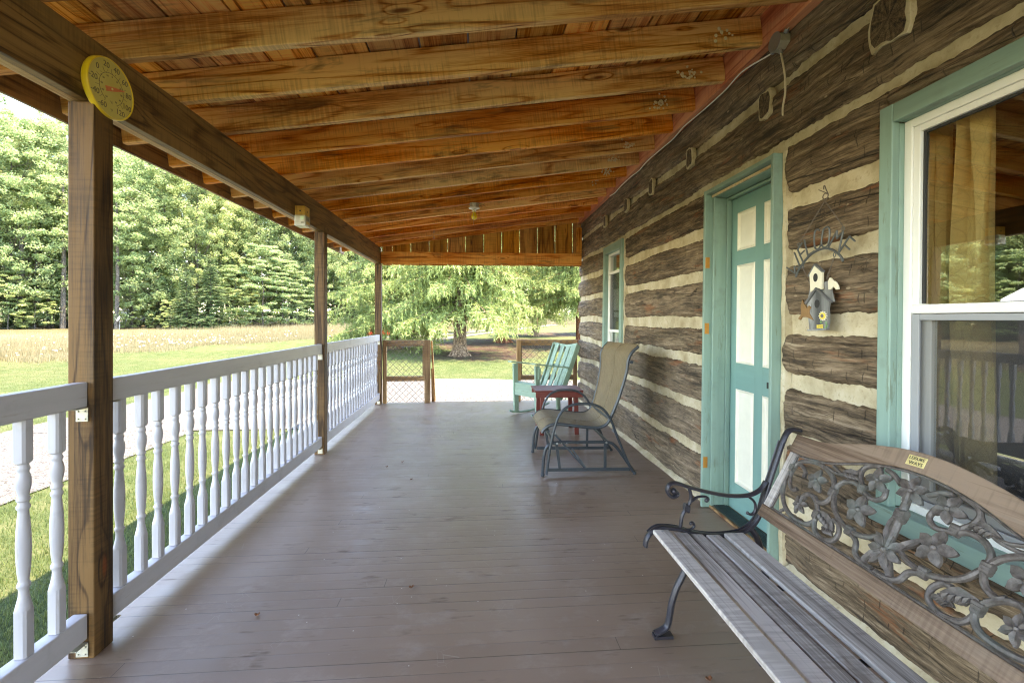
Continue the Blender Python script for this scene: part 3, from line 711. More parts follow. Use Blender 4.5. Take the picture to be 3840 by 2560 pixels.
# ------------------------------------------------------------------ log cabin
WX = 1.545; RK = .012
cab = thing('log_cabin', (WX, 0, 0), 'old hewn log cabin wall with cream chinking along the porch', 'log cabin'); cab.rotation_euler = (0, RK, 0)
DOOR = (2.214, 2.938, 0.0, 2.095)
WIN1 = (.70, 1.624, .53, 2.042)
WIN2 = (4.751, 5.474, .74, 2.108)
OPEN = [DOOR, WIN1, WIN2]
COURSES = [(.015, .300), (.360, .622), (.680, .910), (.978, 1.192), (1.272, 1.524), (1.592, 1.810), (1.885, 2.110), (2.158, 2.440), (2.490, 2.80)]
def edge(y, i, top):
    """height of a course edge along the wall"""
    b = COURSES[i][1 if top else 0]
    j = i+(1 if top else 0)     # the joint number is shared so neighbours follow each other
    return b+.022*vnoise(y*.75+j*3.3, j*1.7, 5)+.010*vnoise(y*3.0+j, j*.9+(7 if top else 3), 9)+.005*vnoise(y*14.0, j*2.1+(4 if top else 1), 12)+.0065*np.abs(vnoise(y*31.0, j*4.3+(4 if top else 1), 23))*(-1 if top else 1)+.004*vnoise(y*70.0, j*5.1+(4 if top else 1), 13)
def log_seg(y0, y1, i, capl, capr, zlow=None, zhigh=None):
    ny = max(6, int((y1-y0)/.0125)); nz = 34
    ys = np.linspace(y0, y1, ny); vv = np.linspace(0, 1, nz); vv = .5-.5*np.cos(vv*math.pi)*.35-(.5-vv)*.65
    vv = np.clip((vv-vv[0])/(vv[-1]-vv[0]), 0, 1)
    zb = edge(ys, i, False); zt = edge(ys, i, True)
    if i == len(COURSES)-1: zt = np.full_like(ys, 2.80)
    if zlow is not None: zb = np.full_like(ys, zlow)+.004*vnoise(ys*9, 1.0, 3)
    if zhigh is not None: zt = np.full_like(ys, zhigh)+.004*vnoise(ys*9, 2.0, 3)
    Y, V = np.meshgrid(ys, vv, indexing='ij'); Zz = zb[:, None]*(1-V)+zt[:, None]*V
    h = (zt-zb)[:, None]; d = np.minimum(V, 1-V)*h
    seed = 100+i*13
    prof = .034*(1-np.exp(-d/.0055))-.008*np.cos(np.clip(V, 0, 1)*2*math.pi)*.6
    dis = .011*fbm(Y*2.2, Zz*7, seed, 3)+.0045*fbm(Y*9, Zz*26, seed+3, 3)+.0035*fbm(Y*5, Zz*70, seed+5, 2)
    # hewn scallops
    dis += .004*np.abs(vnoise(Y*11, Zz*7, seed+9))
    X = .022-prof-dis*np.clip(d/.02, 0, 1)
    endr = np.minimum(Y-y0, y1-Y); X += .02*np.exp(-endr/.0015)
    X += WX
    vs = np.stack([X, Y, Zz], -1).reshape(-1, 3); F = []
    a = np.arange(ny*nz).reshape(ny, nz)
    F = np.stack([a[:-1, :-1], a[:-1, 1:], a[1:, 1:], a[1:, :-1]], -1).reshape(-1, 4)
    vs = vs-np.array([WX, 0, 0])
    # back ring for thickness
    o0 = len(vs); bk = np.array([[.20, y, z] for y in (y0, y1) for z in (COURSES[i][0], COURSES[i][1])])
    vs = np.vstack([vs, bk])
    extra = np.array([[a[0, 0], a[0, -1], o0+1, o0], [a[-1, 0], o0+2, o0+3, a[-1, -1]]])
    F = np.vstack([F, extra])
    me = arrays_mesh('log', vs, F, 'log', smooth=True)
    o = bpy.data.objects.new('log', me); COL.objects.link(o); o.parent = cab
YEND = 6.965
log_seg(.66, 1.64, 6, True, True, 2.050); log_seg(.715, 1.61, 1, True, True, None, .486)
for i, (z0, z1) in enumerate(COURSES):
    cuts = []
    for (a, b, c, d) in OPEN:
        if z1 > c+.03 and z0 < d-.03: cuts.append((a, b))
    cuts.sort(); y = -2.2
    for a, b in cuts+[(YEND, None)]:
        jit = 0 if b is None else rnd.uniform(.010, .018)
        if a-jit-y > .05: log_seg(y, a-jit, i, True, True)
        if b is not None: y = b+rnd.uniform(.010, .018)
# chinking sheet
def sheet(y0, y1, z0, z1, st):
    ys = np.arange(y0, y1+st*.5, st); zs = np.arange(z0, z1+st*.5, st); Y, Z = np.meshgrid(ys, zs, indexing='ij')
    X = .016-.006*fbm(Y*5, Z*9, 3, 3)-.003*fbm(Y*30, Z*30, 8, 2)
    vs = np.stack([X, Y, Z], -1).reshape(-1, 3); a = np.arange(len(ys)*len(zs)).reshape(len(ys), len(zs))
    F = np.stack([a[:-1, :-1], a[:-1, 1:], a[1:, 1:], a[1:, :-1]], -1).reshape(-1, 4)
    cy = vs[F].mean(1)[:, 1]; cz = vs[F].mean(1)[:, 2]; keep = np.ones(len(F), bool)
    for (a_, b_, c_, d_) in OPEN: keep &= ~((cy > a_+.02) & (cy < b_-.02) & (cz > c_) & (cz < d_-.02))
    return vs, F[keep]
vs, F = sheet(-2.2, YEND-.005, 0.0, 2.8, .016)
me = arrays_mesh('chinking', vs, F, 'chink', smooth=True); o = bpy.data.objects.new('chinking', me); COL.objects.link(o); o.parent = cab
o.data.update()
# back of the wall, so no light leaks and the openings have depth
bw = MB()
for (y0, y1, z0, z1) in ((-2.2, .70, 0, 2.8), (.70, 1.624, 0, .53), (.70, 1.624, 2.042, 2.8), (1.624, 2.214, 0, 2.8), (2.214, 2.938, 2.095, 2.8), (2.938, 4.751, 0, 2.8), (4.751, 5.474, 0, .74), (4.751, 5.474, 2.108, 2.8), (5.474, YEND-.01, 0, 2.8)):
    bw.b2(WX+.05, WX+.215, y0, y1, z0, z1)
bw.build('wall_core', 'chink', cab)
# side wall at the corner, mortar around openings, floor line
mm = MB()
for (a, b, c_, e_) in ((2.186, 2.214, 0.0, 2.10), (1.623, 1.637, .5, 2.04), (4.728, 4.752, .7, 2.11), (5.473, 5.487, .7, 2.11)):
    n = int((e_-c_)/.03); vs = []; fs = []
    for q in range(n+1):
        z = c_+(e_-c_)*q/n; w = .006*float(vnoise(z*9, a*7, 2)); d = .022+.006*float(vnoise(z*13, a*3, 6))
        for yy, xx in ((a-w, 0.018), (a-w+.004, -d*.8), (b-.004, -d), (b, .018)): vs.append((WX+xx, yy, z))
    for q in range(n):
        for k in range(3): fs.append((q*4+k, q*4+k+1, q*4+5+k, q*4+4+k))
    mm = MB(); mm.add(vs, fs); mm.build('mortar_joint', 'chink', cab, smooth=True)
bm = MB()
ys = list(np.arange(-2.2, 6.95, .05)); pts = []
prof = []
for y in ys:
    d = .030+.012*float(vnoise(y*3, 0.5, 4)); h = .035+.012*float(vnoise(y*4.1, 2.5, 6))
    if DOOR[0]-.02 < y < DOOR[1]+.02: d = h = .0015
    prof.append((y, d, h))
vs = []; fs = []
for (y, d, h) in prof: vs += [(WX-d, y, .001), (WX-d*.45, y, h*.6), (WX+.01, y, h)]
for i in range(len(prof)-1):
    for k in range(2): fs.append((i*3+k, i*3+k+1, i*3+3+k+1, i*3+3+k))
bm.add(vs, fs); bm.build('base_mortar', 'chink', cab, smooth=True)
# joist ends let into the wall
for (y, z, w, h) in ((1.604, 2.383, .145, .18), (2.35, 2.405, .085, .125), (3.23, 2.427, .075, .12), (3.98, 2.43, .075, .12), (4.67, 2.44, .08, .12), (5.47, 2.44, .08, .12)):
    def outline(s, n=22, sd=0):
        out = []
        for k in range(n):
            t = 2*math.pi*k/n; c_, s_ = math.cos(t), math.sin(t); q = 1/max(abs(c_), abs(s_))**.75
            q *= 1+.07*math.sin(3*t+y*5+sd)+.05*rnd.uniform(-1, 1)
            out.append((y+(w/2+s)*q*c_, z+(h/2+s)*q*s_))
        return out
    Mx = Matrix(((0, 0, -1, WX-.004), (1, 0, 0, 0), (0, 1, 0, 0), (0, 0, 0, 1)))
    MB().prism(outline(.013, sd=1), .031, Mx).build('joist_mortar', 'chink', cab, .003)
    o_ = outline(0); mb = MB(); n = len(o_)
    vs = [Vector((a, b, 0)) for a, b in o_]+[Vector((a, b, .0335)) for a, b in o_]
    mb.add(vs, [tuple(range(n, 2*n))]+[(i, (i+1) % n, n+(i+1) % n, n+i) for i in range(n)], [Vector((0, v.x-y+.004, v.y-z+.006)) for v in vs], Mx)
    mb.build('joist_end', 'endgrain', cab)
# interior room
rm = MB(); rm.b2(1.76, 5.0, -2.2, -2.15, 0, 2.8); rm.b2(1.76, 5.0, 6.8, 6.85, 0, 2.8); rm.b2(5.0, 5.05, -2.2, 6.85, 0, 2.8); rm.b2(1.76, 5.05, -2.2, 6.85, -.08, -.03)
rm.build('room_walls', 'roomwall', cab)
MB().b2(1.70, 5.4, -2.2, 7.2, 2.80, 2.86).build('room_ceiling', 'roofboard', cab)
hr = MB(); hr.box((4.2, 9.6, .05), (3.75, 2.4, 3.75), (0, -.35, 0)); hr.build('unseen_roof', 'tin', cab)  # out of view; added as a lid against light leaks
eb = MB(); eb.b2(1.60, 5.2, 6.90, 6.95, -.4, 2.8); eb.build('gable_end_wall', 'roomwall', cab)
# ---- door
d = MB(); DX = 1.648
yl, yr, zt = 2.245, 2.908, 2.030
d.b2(DX+.012, DX+.045, yl, yr, .012, zt, 2)
# frame of stiles and rails proud of the panels
cols = [(2.630, 2.825), (2.355, 2.550)]; rows = [(.195, .802), (.967, 1.596), (1.687, 1.934)]
ysl = [(2.825, yr), (2.550, 2.630), (yl, 2.355)]
for a, b in ysl: d.b2(DX, DX+.013, a, b, .012, zt, 2)
zr = [(.012, .195), (.802, .967), (1.596, 1.687), (1.934, zt)]
for a, b in cols:
    for c_, e_ in zr: d.b2(DX+.0004, DX+.0125, a, b, c_, e_, 1)
door = d.build('door', 'tealdoor', cab)
for (a, b) in cols:
    for (c_, e_) in rows:
        p = MB(); y0, y1 = a+.001, b-.001; z0, z1 = c_+.001, e_-.001
        # raised-and-fielded panel: outer bevelled moulding then flat field
        def ring(i, x): return [(x, y0+i, z0+i), (x, y1-i, z0+i), (x, y1-i, z1-i), (x, y0+i, z1-i)]
        rs = [ring(0, DX-.001), ring(.006, DX-.004), ring(.014, DX+.007), ring(.022, DX+.009), ring(.040, DX+.004)]
        vs = [v for r_ in rs for v in r_]; fs = []
        for i in range(4):
            for k in range(4): fs.append((i*4+k, i*4+(k+1) % 4, (i+1)*4+(k+1) % 4, (i+1)*4+k))
        fs.append((16, 17, 18, 19)); p.add(vs, fs); p.build('panel', 'cream', door)
lt = MB(); lt.box((.004, .016, .036), (DX-.001, 2.500, .868)); lt.build('latch_hole', 'black', door, .003)
cs = MB(); x0 = WX-.070
cs.b2(x0, DX+.05, 2.914, 2.937, 0.002, 2.095, 2); cs.b2(x0, DX+.05, 2.215, 2.236, 0.002, 2.095, 2); cs.b2(x0+.001, DX+.05, 2.236, 2.914, 2.070, 2.093, 1)
xs0 = WX-.018
cs.b2(xs0, DX-.034, 2.896, 2.9138, .002, 2.069, 2); cs.b2(xs0, DX-.034, 2.2362, 2.250, .002, 2.069, 2); cs.b2(xs0+.001, DX-.034, 2.250, 2.896, 2.048, 2.0692, 1)
cs.b2(DX-.0335, DX-.003, 2.886, 2.9135, .002, 2.045, 2); cs.b2(DX-.0335, DX-.003, 2.250, 2.886, 2.030, 2.0465, 1)
cs.build('door_casing', 'teal', door, .003)
MB().b2(xs0-.009, xs0-.001, 2.240, 2.91, 2.052, 2.066, 1).build('bare_strip', 'rafter_edge', door)
for z in (1.62, 1.185, .30):
    h = MB(); h.b2(x0+.006, x0+.034, 2.9105, 2.9138, z-.036, z+.036)
    for dz in (-.022, .022): h.tube([(x0+.02, 2.9110, z+dz), (x0+.02, 2.9090, z+dz)], .003, 6)
    h.build('hinge', 'hinge', door, .0006)
pl = MB(); pl.tube([(WX+.016, 2.8945-.012*math.sin(k/8*math.pi), .90+.012*k) for k in range(9)], .003, 6); pl.build('pull_handle', 'teal', door)
th = MB(); th.b2(WX-.02, DX+.02, 2.238, 2.912, .002, .020, 1); th.build('threshold', 'gatewood', door, .002)
rd = MB()
for k in range(7): rd.b2(WX+.000+.013*k, WX+.008+.013*k, 2.255, 2.895, .020, .0255, 1)
rd.b2(WX-.006, WX+.094, 2.252, 2.898, .0195, .0215, 1); rd.build('rubber_tread', 'rug', door)
# ---- windows
def window(W_, ow, bars, far=False):
    a, b, c_, e_ = W_; x0, x1 = WX-.048, WX-.018
    f = MB()
    f.b2(x0, x1, b-ow, b, c_, e_, 2); f.b2(x0, x1, a, a+ow, c_, e_, 2); f.b2(x0+.001, x1, a+ow, b-ow, e_-ow*1.25, e_-.001, 1)
    f.b2(x0-.02, x1, a-.01, b+.01, c_-.04, c_+.03, 1)
    xr = WX+.012
    f.b2(x1, xr, b-ow-.0, b-ow+.02, c_+.03, e_-ow*1.25, 2); f.b2(x1, xr, a+ow-.02, a+ow, c_+.03, e_-ow*1.25, 2); f.b2(x1, xr, a+ow, b-ow, e_-ow*1.25, e_-ow*1.25+.02, 1); f.b2(x1, xr, a+ow, b-ow, c_+.01, c_+.03, 1)
    w = f.build('window', 'teal', cab, .004)
    ya, yb, za, zb = a+ow, b-ow, c_+.03, e_-ow*1.25
    v = MB(); x = xr-.012; t = .030 if not far else .028
    v.b2(x, x+.06, yb-t, yb, za, zb, 2); v.b2(x, x+.06, ya, ya+t, za, zb, 2); v.b2(x+.0005, x+.06, ya+t, yb-t, zb-t, zb, 1); v.b2(x+.0005, x+.06, ya+t, yb-t, za, za+t, 1)
    v.build('frame', 'vinyl', w, .003)
    y0, y1 = ya+t, yb-t; z0, z1 = za+t, zb-t
    if not far:
        mz = 1.275
        s1 = MB(); xs = x+.006; st = .026
        s1.b2(xs, xs+.03, y1-st, y1, mz, z1, 2); s1.b2(xs, xs+.03, y0, y0+st, mz, z1, 2); s1.b2(xs+.0005, xs+.03, y0+st, y1-st, z1-.024, z1, 1); s1.b2(xs-.004, xs+.03, y0, y1, mz-.006, mz+.026, 1)
        s1.build('upper_sash', 'vinyl', w, .003)
        # dark gasket round the glass
        gk = MB(); gk.b2(xs+.012, xs+.02, y1-st-.009, y1-st, mz+.03, z1-.024); gk.b2(xs+.012, xs+.02, y0+st, y1-st-.009, z1-.032, z1-.024); gk.build('gasket', 'black', w)
        g1 = MB(); g1.add([(xs+.018, y0+st-.003, mz+.02), (xs+.018, y1-st+.003, mz+.02), (xs+.018, y1-st+.003, z1-.02), (xs+.018, y0+st-.003, z1-.02)], [(3, 2, 1, 0)]); g1.build('glass_pane', 'glass', w)
        s2 = MB(); xq = x+.004
        s2.b2(xq, xq+.012, y1-.030, y1-.002, z0, mz-.008, 2); s2.b2(xq, xq+.012, y0+.002, y0+.030, z0, mz-.008, 2); s2.b2(xq+.0005, xq+.012, y0+.03, y1-.03, mz-.030, mz-.008, 1); s2.b2(xq+.0005, xq+.012, y0+.03, y1-.03, z0, z0+.022, 1)
        s2.build('screen_frame', 'alu', w, .002)
        sc = MB(); sc.add([(xq+.006, y0+.025, z0+.01), (xq+.006, y1-.025, z0+.01), (xq+.006, y1-.025, mz-.02), (xq+.006, y0+.025, mz-.02)], [(0, 1, 2, 3)]); 
        s3 = MB(); s3.b2(xq+.022, xq+.045, y1-.055, y1-.012, z0, mz-.006, 2); s3.b2(xq+.022, xq+.045, y0+.012, y0+.055, z0, mz-.006, 2); s3.b2(xq+.0225, xq+.045, y0+.05, y1-.05, z0, z0+.05, 1)
        s3.build('lower_sash', 'vinyl', w, .003)
        sc.build('insect_screen', 'screen', w)
        g2 = MB(); g2.add([(xq+.034, y0+.05, z0+.04), (xq+.034, y1-.05, z0+.04), (xq+.034, y1-.05, mz), (xq+.034, y0+.05, mz)], [(3, 2, 1, 0)]); g2.build('glass_pane', 'glass', w)
    else:
        xs = x+.008; s1 = MB()
        for zz in (1.79, 1.11): s1.b2(xs-.004, xs+.03, y0, y1, zz-.016, zz+.016, 1)
        s1.b2(xs, xs+.03, y0, y0+.02, z0, z1, 2); s1.b2(xs, xs+.03, y1-.02, y1, z0, z1, 2)
        s1.build('sash', 'vinyl', w, .003)
        for (p, q) in ((1.81, z1), (1.13, 1.77), (z0, 1.09)):
            g1 = MB(); g1.add([(xs+.018, y0+.018, p-.003), (xs+.018, y1-.018, p-.003), (xs+.018, y1-.018, q+.003), (xs+.018, y0+.018, q+.003)], [(3, 2, 1, 0)]); g1.build('glass_pane', 'glass', w)
        sc = MB(); sc.add([(xs+.006, y0+.02, 1.12), (xs+.006, y1-.02, 1.12), (xs+.006, y1-.02, 1.78), (xs+.006, y0+.02, 1.78)], [(0, 1, 2, 3)])
        sc.build('insect_screen', 'screen', w)
        sh = MB(); sh.b2(xs+.05, xs+.055, y0+.25, y0+.52, 1.35, 1.60); sh.b2(xs+.05, xs+.055, y0+.02, y1-.02, 1.27, 1.33); sh.build('paper_card', 'cream', w)
    return w
window(WIN1, .055, None)
window(WIN2, .07, None, True)
# curtains hang inside
def curtain(ya, yb, za, zb, x, n, lab, mat='curtain', amp=.03):
    vs = []; fs = []; N = n*12
    for j, z in enumerate(np.linspace(zb, za, 24)):
        for i in range(N+1):
            t = i/N; y = ya+(yb-ya)*t+.008*math.sin(z*5+t*9); xx = x+amp*math.sin(t*n*2*math.pi+.5*math.sin(z*2.2+i*.3))*(.7+.3*math.sin(i*.7))+.01*math.sin(z*4+t*20)
            vs.append((xx, y, z))
    for j in range(23):
        for i in range(N): a = j*(N+1)+i; fs.append((a, a+1, a+N+2, a+N+1))
    mb = MB(); mb.add(vs, fs); o = mb.build('curtain', mat, None, smooth=True); tag(o, lab, 'curtain'); return o
curtain(1.36, 1.47, .62, 1.955, 1.665, 2, 'wide gold patterned curtain panel hanging nearer the camera behind the big window glass')
curtain(1.495, 1.56, .62, 1.955, 1.665, 1, 'narrow gold patterned curtain panel at the far side behind the big window glass')
curtain(4.84, 5.38, .76, 1.12, 1.66, 7, 'white gathered cafe curtain in the small far window', 'vinyl', .02)
# ------------------------------------------------------------------ bench
bench = thing('garden_bench', (.95, 1.235, 0), 'weathered slatted bench with black cast iron arm and flower scroll back beneath the window', 'bench')
YF, YN = 1.74, .73
MAIN = [(.652, .360), (.656, .385), (.668, .406), (.690, .424), (.722, .431), (.786, .423), (.846, .405), (.918, .393), (.990, .393), (1.050, .403), (1.093, .431), (1.120, .474), (1.140, .534), (1.150, .568), (1.168, .621), (1.192, .690), (1.215, .754), (1.234, .792), (1.255, .806), (1.289, .802)]
ARM = [(.772, .572), (.782, .564), (.776, .553), (.757, .551), (.742, .570), (.744, .592), (.760, .604), (.786, .602), (.828, .587), (.906, .565), (.996, .548), (1.075, .548), (1.123, .569), (1.146, .600)]
SUP = [(.826, .588), (.836, .560), (.834, .530), (.819, .505), (.801, .474), (.793, .425)]
SCA = [(.836, .528), (.862, .546), (.895, .547), (.908, .537), (.900, .527)]
SCB = [(.804, .420), (.836, .420), (.850, .434), (.843, .447), (.834, .443)]
SCC = [(1.070, .546), (1.098, .520), (1.102, .490), (1.088, .471), (1.068, .476)]
LEG = [(.850, .392), (.834, .320), (.806, .245), (.778, .190), (.758, .130), (.748, .070), (.738, .042), (.718, .028), (.690, .016)]
BLEG = [(1.075, .425), (1.112, .370), (1.135, .270), (1.165, .150), (1.205, .060), (1.240, .014)]
for y in (YF, YN):
    mb = MB()
    def sw(pts, r, flat=1.0, k=5): mb.tube(smoothpts([(a, y, b) for a, b in pts], k), r, 10, flat, False, (0, 1, 0))
    sw(MAIN, .0085, 1.9); sw(LEG, [.010]*1 and .012, 1.25); sw(BLEG, .012, 1.25)
    mb.box((.075, .032, .012), (.722, y, .007)); mb.box((.07, .032, .012), (1.235, y, .007))
    # flange ribs on the frame
    mb.tube(smoothpts([(a-.004, y+.0145, b+.006) for a, b in MAIN[2:-3]], 4), .0035, 6); mb.tube(smoothpts([(a-.004, y-.0145, b+.006) for a, b in MAIN[2:-3]], 4), .0035, 6)
    mb.build('side_frame', 'iron', bench, smooth=True)
    mb = MB()
    sw(ARM, .0070, 2.0); mb.ball((.766, y, .573), .013, 10, (1, 1.3, 1))
    am = mb.build('armrest', 'iron', bench, smooth=True)
    mb = MB()
    sw(SUP, .0065, 1.3); sw(SCA, .0048, 1.3); mb.ball((.900, y, .532), .0085, 8); sw(SCB, .005, 1.3); mb.ball((.836, y, .443), .007, 8); sw(SCC, .005, 1.3); mb.ball((1.070, y, .477), .007, 8)
    for t in (.498, .505, .512): mb.tube([(.819-.009, y, t+.004), (.819+.009, y, t-.004)], .010, 10, 1.2)
    mb.build('arm_scroll', 'iron', am, smooth=True)
SL_ = [(.676, .739, .424, .0), (.757, .813, .411, .3), (.824, .876, .402, .3), (.888, .944, .397, 0), (.962, 1.040, .401, -.12)]
for a, b, z, tl in SL_:
    mb = MB(); mb.box((b-a, YF-YN-.034, .017), (0, 0, 0), None, 1)
    mb.build('seat_slat', 'bench', bench, .004, world=False, loc=((a+b)/2-.95, 0, z), rot=(0, math.radians(tl*10)+.02, rnd.uniform(-.002, .002)), segs=3)
mb = MB()
for y in (1.08, 1.40): mb.bar((.69, y, .400), (1.03, y, .378), .005, .022)
mb.build('seat_strap', 'iron', bench)
sc = MB()
for a, b, z, tl in SL_:
    for y in (YF-.035, YN+.035): sc.tube([((a+b)/2, y, z+.008), ((a+b)/2, y, z+.0105)], .0045, 8)
sc.build('screws', 'steel', bench)
# back plane helper: u runs from the far end towards the camera, v up the tilted back, w out of it
BV = Vector((.4819, 0, .8762)); BN = Vector((-.8762, 0, .4819))
def bp(u, v, w=0.0): return Vector((1.12, 1.74-u, .49))+BV*v+BN*w
def bplate(outline, w0, w1, mb, grain=True):
    n = len(outline); vs = [bp(a, b, w0) for a, b in outline]+[bp(a, b, w1) for a, b in outline]
    off = Vector((rnd.uniform(-9, 9), rnd.uniform(-9, 9), 0))
    mb.add(vs, [tuple(range(n)), tuple(reversed(range(n, 2*n)))]+[(i, n+i, n+(i+1) % n, (i+1) % n) for i in range(n)], [Vector((a, b, w0))+off for a, b in outline]+[Vector((a, b, w1))+off for a, b in outline])
UL = 1.01; UC = .505
mb = MB(); bplate([(.012, -.020), (UL-.012, -.020), (UL-.012, .028), (.012, .028)], -.010, .012, mb); mb.build('back_rail', 'bench_brown', bench, .004)
for u0 in (.016, UL-.052):
    mb = MB(); bplate([(u0, .0285), (u0+.036, .0285), (u0+.036, .262), (u0, .262)], -.009, .010, mb)
    # turn the grain along the stile
    mb.t = [(t[1], t[0], t[2]) for t in mb.t]; mb.build('back_stile', 'bench', bench, .003)
lowe = [(.0, .262), (.06, .262), (.13, .268), (.196, .279), (.26, .299), (.328, .323), (.40, .340), (.46, .3475), (UC, .349)]
uppe = [(.0, .337), (.06, .336), (.125, .338), (.19, .350), (.25, .367), (.31, .384), (.38, .398), (.44, .407), (UC, .410)]
def mir(l): return l+[(UL-a, b) for a, b in reversed(l[:-1])]
L_, U_ = [tuple(p[:2]) for p in smoothpts([(a, b, 0) for a, b in mir(lowe)], 4)], [tuple(p[:2]) for p in smoothpts([(a, b, 0) for a, b in mir(uppe)], 4)]
mb = MB(); n = len(L_); vs = []; fs = []; tcs = []
for w in (-.011, .013):
    for (a, b) in L_+U_: vs.append(bp(min(max(a, .008), UL-.008), b, w)); tcs.append(Vector((a+3, b, w)))
for i in range(n-1):
    fs += [(i, i+1, n+i+1, n+i), (2*n+i+1, 2*n+i, 3*n+i, 3*n+i+1), (i+1, i, 2*n+i, 2*n+i+1), (n+i, n+i+1, 3*n+i+1, 3*n+i)]
fs += [(0, n, 3*n, 2*n), (n-1, 3*n-1, 4*n-1, 2*n-1)]
mb.add(vs, fs, tcs); crest = mb.build('crest_rail', 'bench_brown', bench, .004)
# brass plate with its two lines of lettering
pq = MB(); q = []
cx, cy = .487, .379; 
for (a, b) in ((-.028, -.0165), (.028, -.0145), (.028, .0175), (-.028, .0155)): q.append((cx+a, cy+b))
bplate(q, .0132, .0150, pq); plate = pq.build('name_plate', 'brass', crest, .002)
def bpM(u, v, w, ang=0.0):
    o = bp(u, v, w); X = Vector((0, -1, 0)); Y = BV
    ca, sa = math.cos(ang), math.sin(ang); X2 = X*ca+Y*sa; Y2 = Y*ca-X*sa
    return Matrix(((X2.x, Y2.x, BN.x, o.x), (X2.y, Y2.y, BN.y, o.y), (X2.z, Y2.z, BN.z, o.z), (0, 0, 0, 1)))
tx = MB(); tx.text("LEISURE", .0135, bpM(cx, cy+.0075, .0153, .03)); tx.text("WAYS", .0150, bpM(cx+.002, cy-.0075, .0153, .03)); tx.build('plate_lettering', 'ink', plate)
# cast flower panel
sp = MB()
HALF = [
 ([(.063, .214), (.051, .171), (.062, .113), (.104, .066), (.16, .045), (.225, .048), (.251, .073), (.248, .105), (.218, .138), (.184, .146), (.162, .128), (.166, .109)], .0085),
 ([(.057, .199), (.076, .237), (.119, .256), (.177, .260), (.231, .241), (.260, .212), (.271, .178), (.257, .147), (.229, .136), (.212, .146)], .0085),
 ([(.055, .215), (.064, .178), (.081, .145), (.105, .132), (.122, .142)], .0075), ([(.062, .230), (.092, .228), (.118, .214), (.126, .192)], .0075),
 ([(.271, .194), (.273, .220), (.296, .243), (.332, .249), (.358, .236)], .0085),
 ([(.276, .18), (.302, .141), (.340, .117), (.388, .104), (.443, .113), (.481, .138)], .0085),
 ([(.246, .087), (.268, .048), (.312, .036), (.348, .050), (.354, .079), (.338, .104), (.315, .108)], .0080),
 ([(.358, .245), (.335, .272), (.329, .300), (.350, .322), (.385, .330)], .0080),
 ([(.368, .233), (.409, .225), (.434, .243), (.430, .271)], .0080),
 ([(.384, .102), (.418, .085), (.433, .053), (.465, .040), (.500, .038)], .0085),
 ([(.404, .328), (.434, .319), (.464, .300)], .0080),
 ([(.196, .262), (.235, .255), (.28, .262), (.31, .285)], .0060), ([(.22, .274), (.26, .262), (.30, .270), (.325, .300)], .0050),
 ([(.120, .060), (.100, .040), (.100, .032)], .006), ([(.300, .040), (.300, .030)], .007)]
for pts, r in HALF:
    for mirr in (False, True):
        P = [((UL-a) if mirr else a, b) for a, b in pts]
        sp.tube(smoothpts([bp(a, b, 0) for a, b in P], 6), r, 8)
# stem through the middle with collars
sp.tube([bp(.500, .292, .002), bp(.505, .225, 0), bp(.513, .110, .002)], .011, 10)
for q_, dv in enumerate((.205, .215, .225)): sp.tube([bp(.493-.0007*q_, dv, .002), bp(.521+.0007*q_, dv, .002)], .0105+.0007*(q_ == 1), 10)
for (u, v) in ((.268, .188), (.056, .207), (.250, .095), (.362, .240), (.385, .104)):
    for mirr in (0, 1):
        uu = UL-u if mirr else u
        for q_, dv in enumerate((-.008, 0, .008)): sp.tube([bp(uu-.0100-.0008*q_, v+dv, .002), bp(uu-.012-.0005*q_, v+dv, .002), bp(uu+.0105+.0007*q_, v+dv, .002)][::2], .0088+.0004*(q_ == 1), 8)
def petal(mb, u, v, ang, L, wd, w=.004, bend=0.0, crown=.006):
    ca, sa = math.cos(ang), math.sin(ang); prof = [(0, .10), (.2, .55), (.45, 1.0), (.7, .85), (.9, .38), (1, .02)]; vs = []; fs = []
    for t, q in prof:
        for s_ in (-1, 0, 1):
            x = t*L; yy = s_*q*wd/2+bend*t*t*L; x2, y2 = x*ca-yy*sa, x*sa+yy*ca
            vs.append(bp(u+x2, v+y2, w+(crown*math.sin(math.pi*min(1, t+.1)) if s_ else .0015)+(.0 if s_ else 0)))
    k = len(prof)
    for i in range(k-1): fs += [(i*3, i*3+1, i*3+4, i*3+3), (i*3+1, i*3+2, i*3+5, i*3+4)]
    # back side
    n0 = len(vs); vs += [x-BN*.008 for x in vs]
    for i in range(k-1): fs += [(n0+i*3+1, n0+i*3, n0+i*3+3, n0+i*3+4), (n0+i*3+2, n0+i*3+1, n0+i*3+4, n0+i*3+5)]
    for i in range(k-1): fs += [(i*3, i*3+3, n0+i*3+3, n0+i*3), (i*3+5, i*3+2, n0+i*3+2, n0+i*3+5)]
    mb.add(vs, fs)
def flower(mb, u, v, r, n, a0, wd=.62, both=True):
    for mirr in ((0, 1) if both else (0,)):
        uu = UL-u if mirr else u
        for k in range(n):
            a = a0+2*math.pi*k/n; a = math.pi-a if mirr else a
            petal(mb, uu, v, a, r*(1+.08*math.sin(k*2.3)), r*wd, .006)
        c_ = bp(uu, v, .010); mb.ball(c_, r*.16, 8)
flower(sp, .189, .200, .044, 5, 1.7); flower(sp, .171, .098, .036, 6, 1.4, .5); flower(sp, .398, .284, .044, 5, 1.9); flower(sp, .385, .175, .052, 5, 1.65)
flower(sp, .505, .292, .048, 6, 1.57, .55, False); flower(sp, .512, .106, .056, 7, 1.57, .5, False)
for s_, a, L, bd in ((1, .55, .115, .25), (1, 2.0, .115, -.25), (1, -.75, .10, -.3), (1, 3.85, .10, .3)):
    petal(sp, .512, .108, a, L, .022, .003, bd)
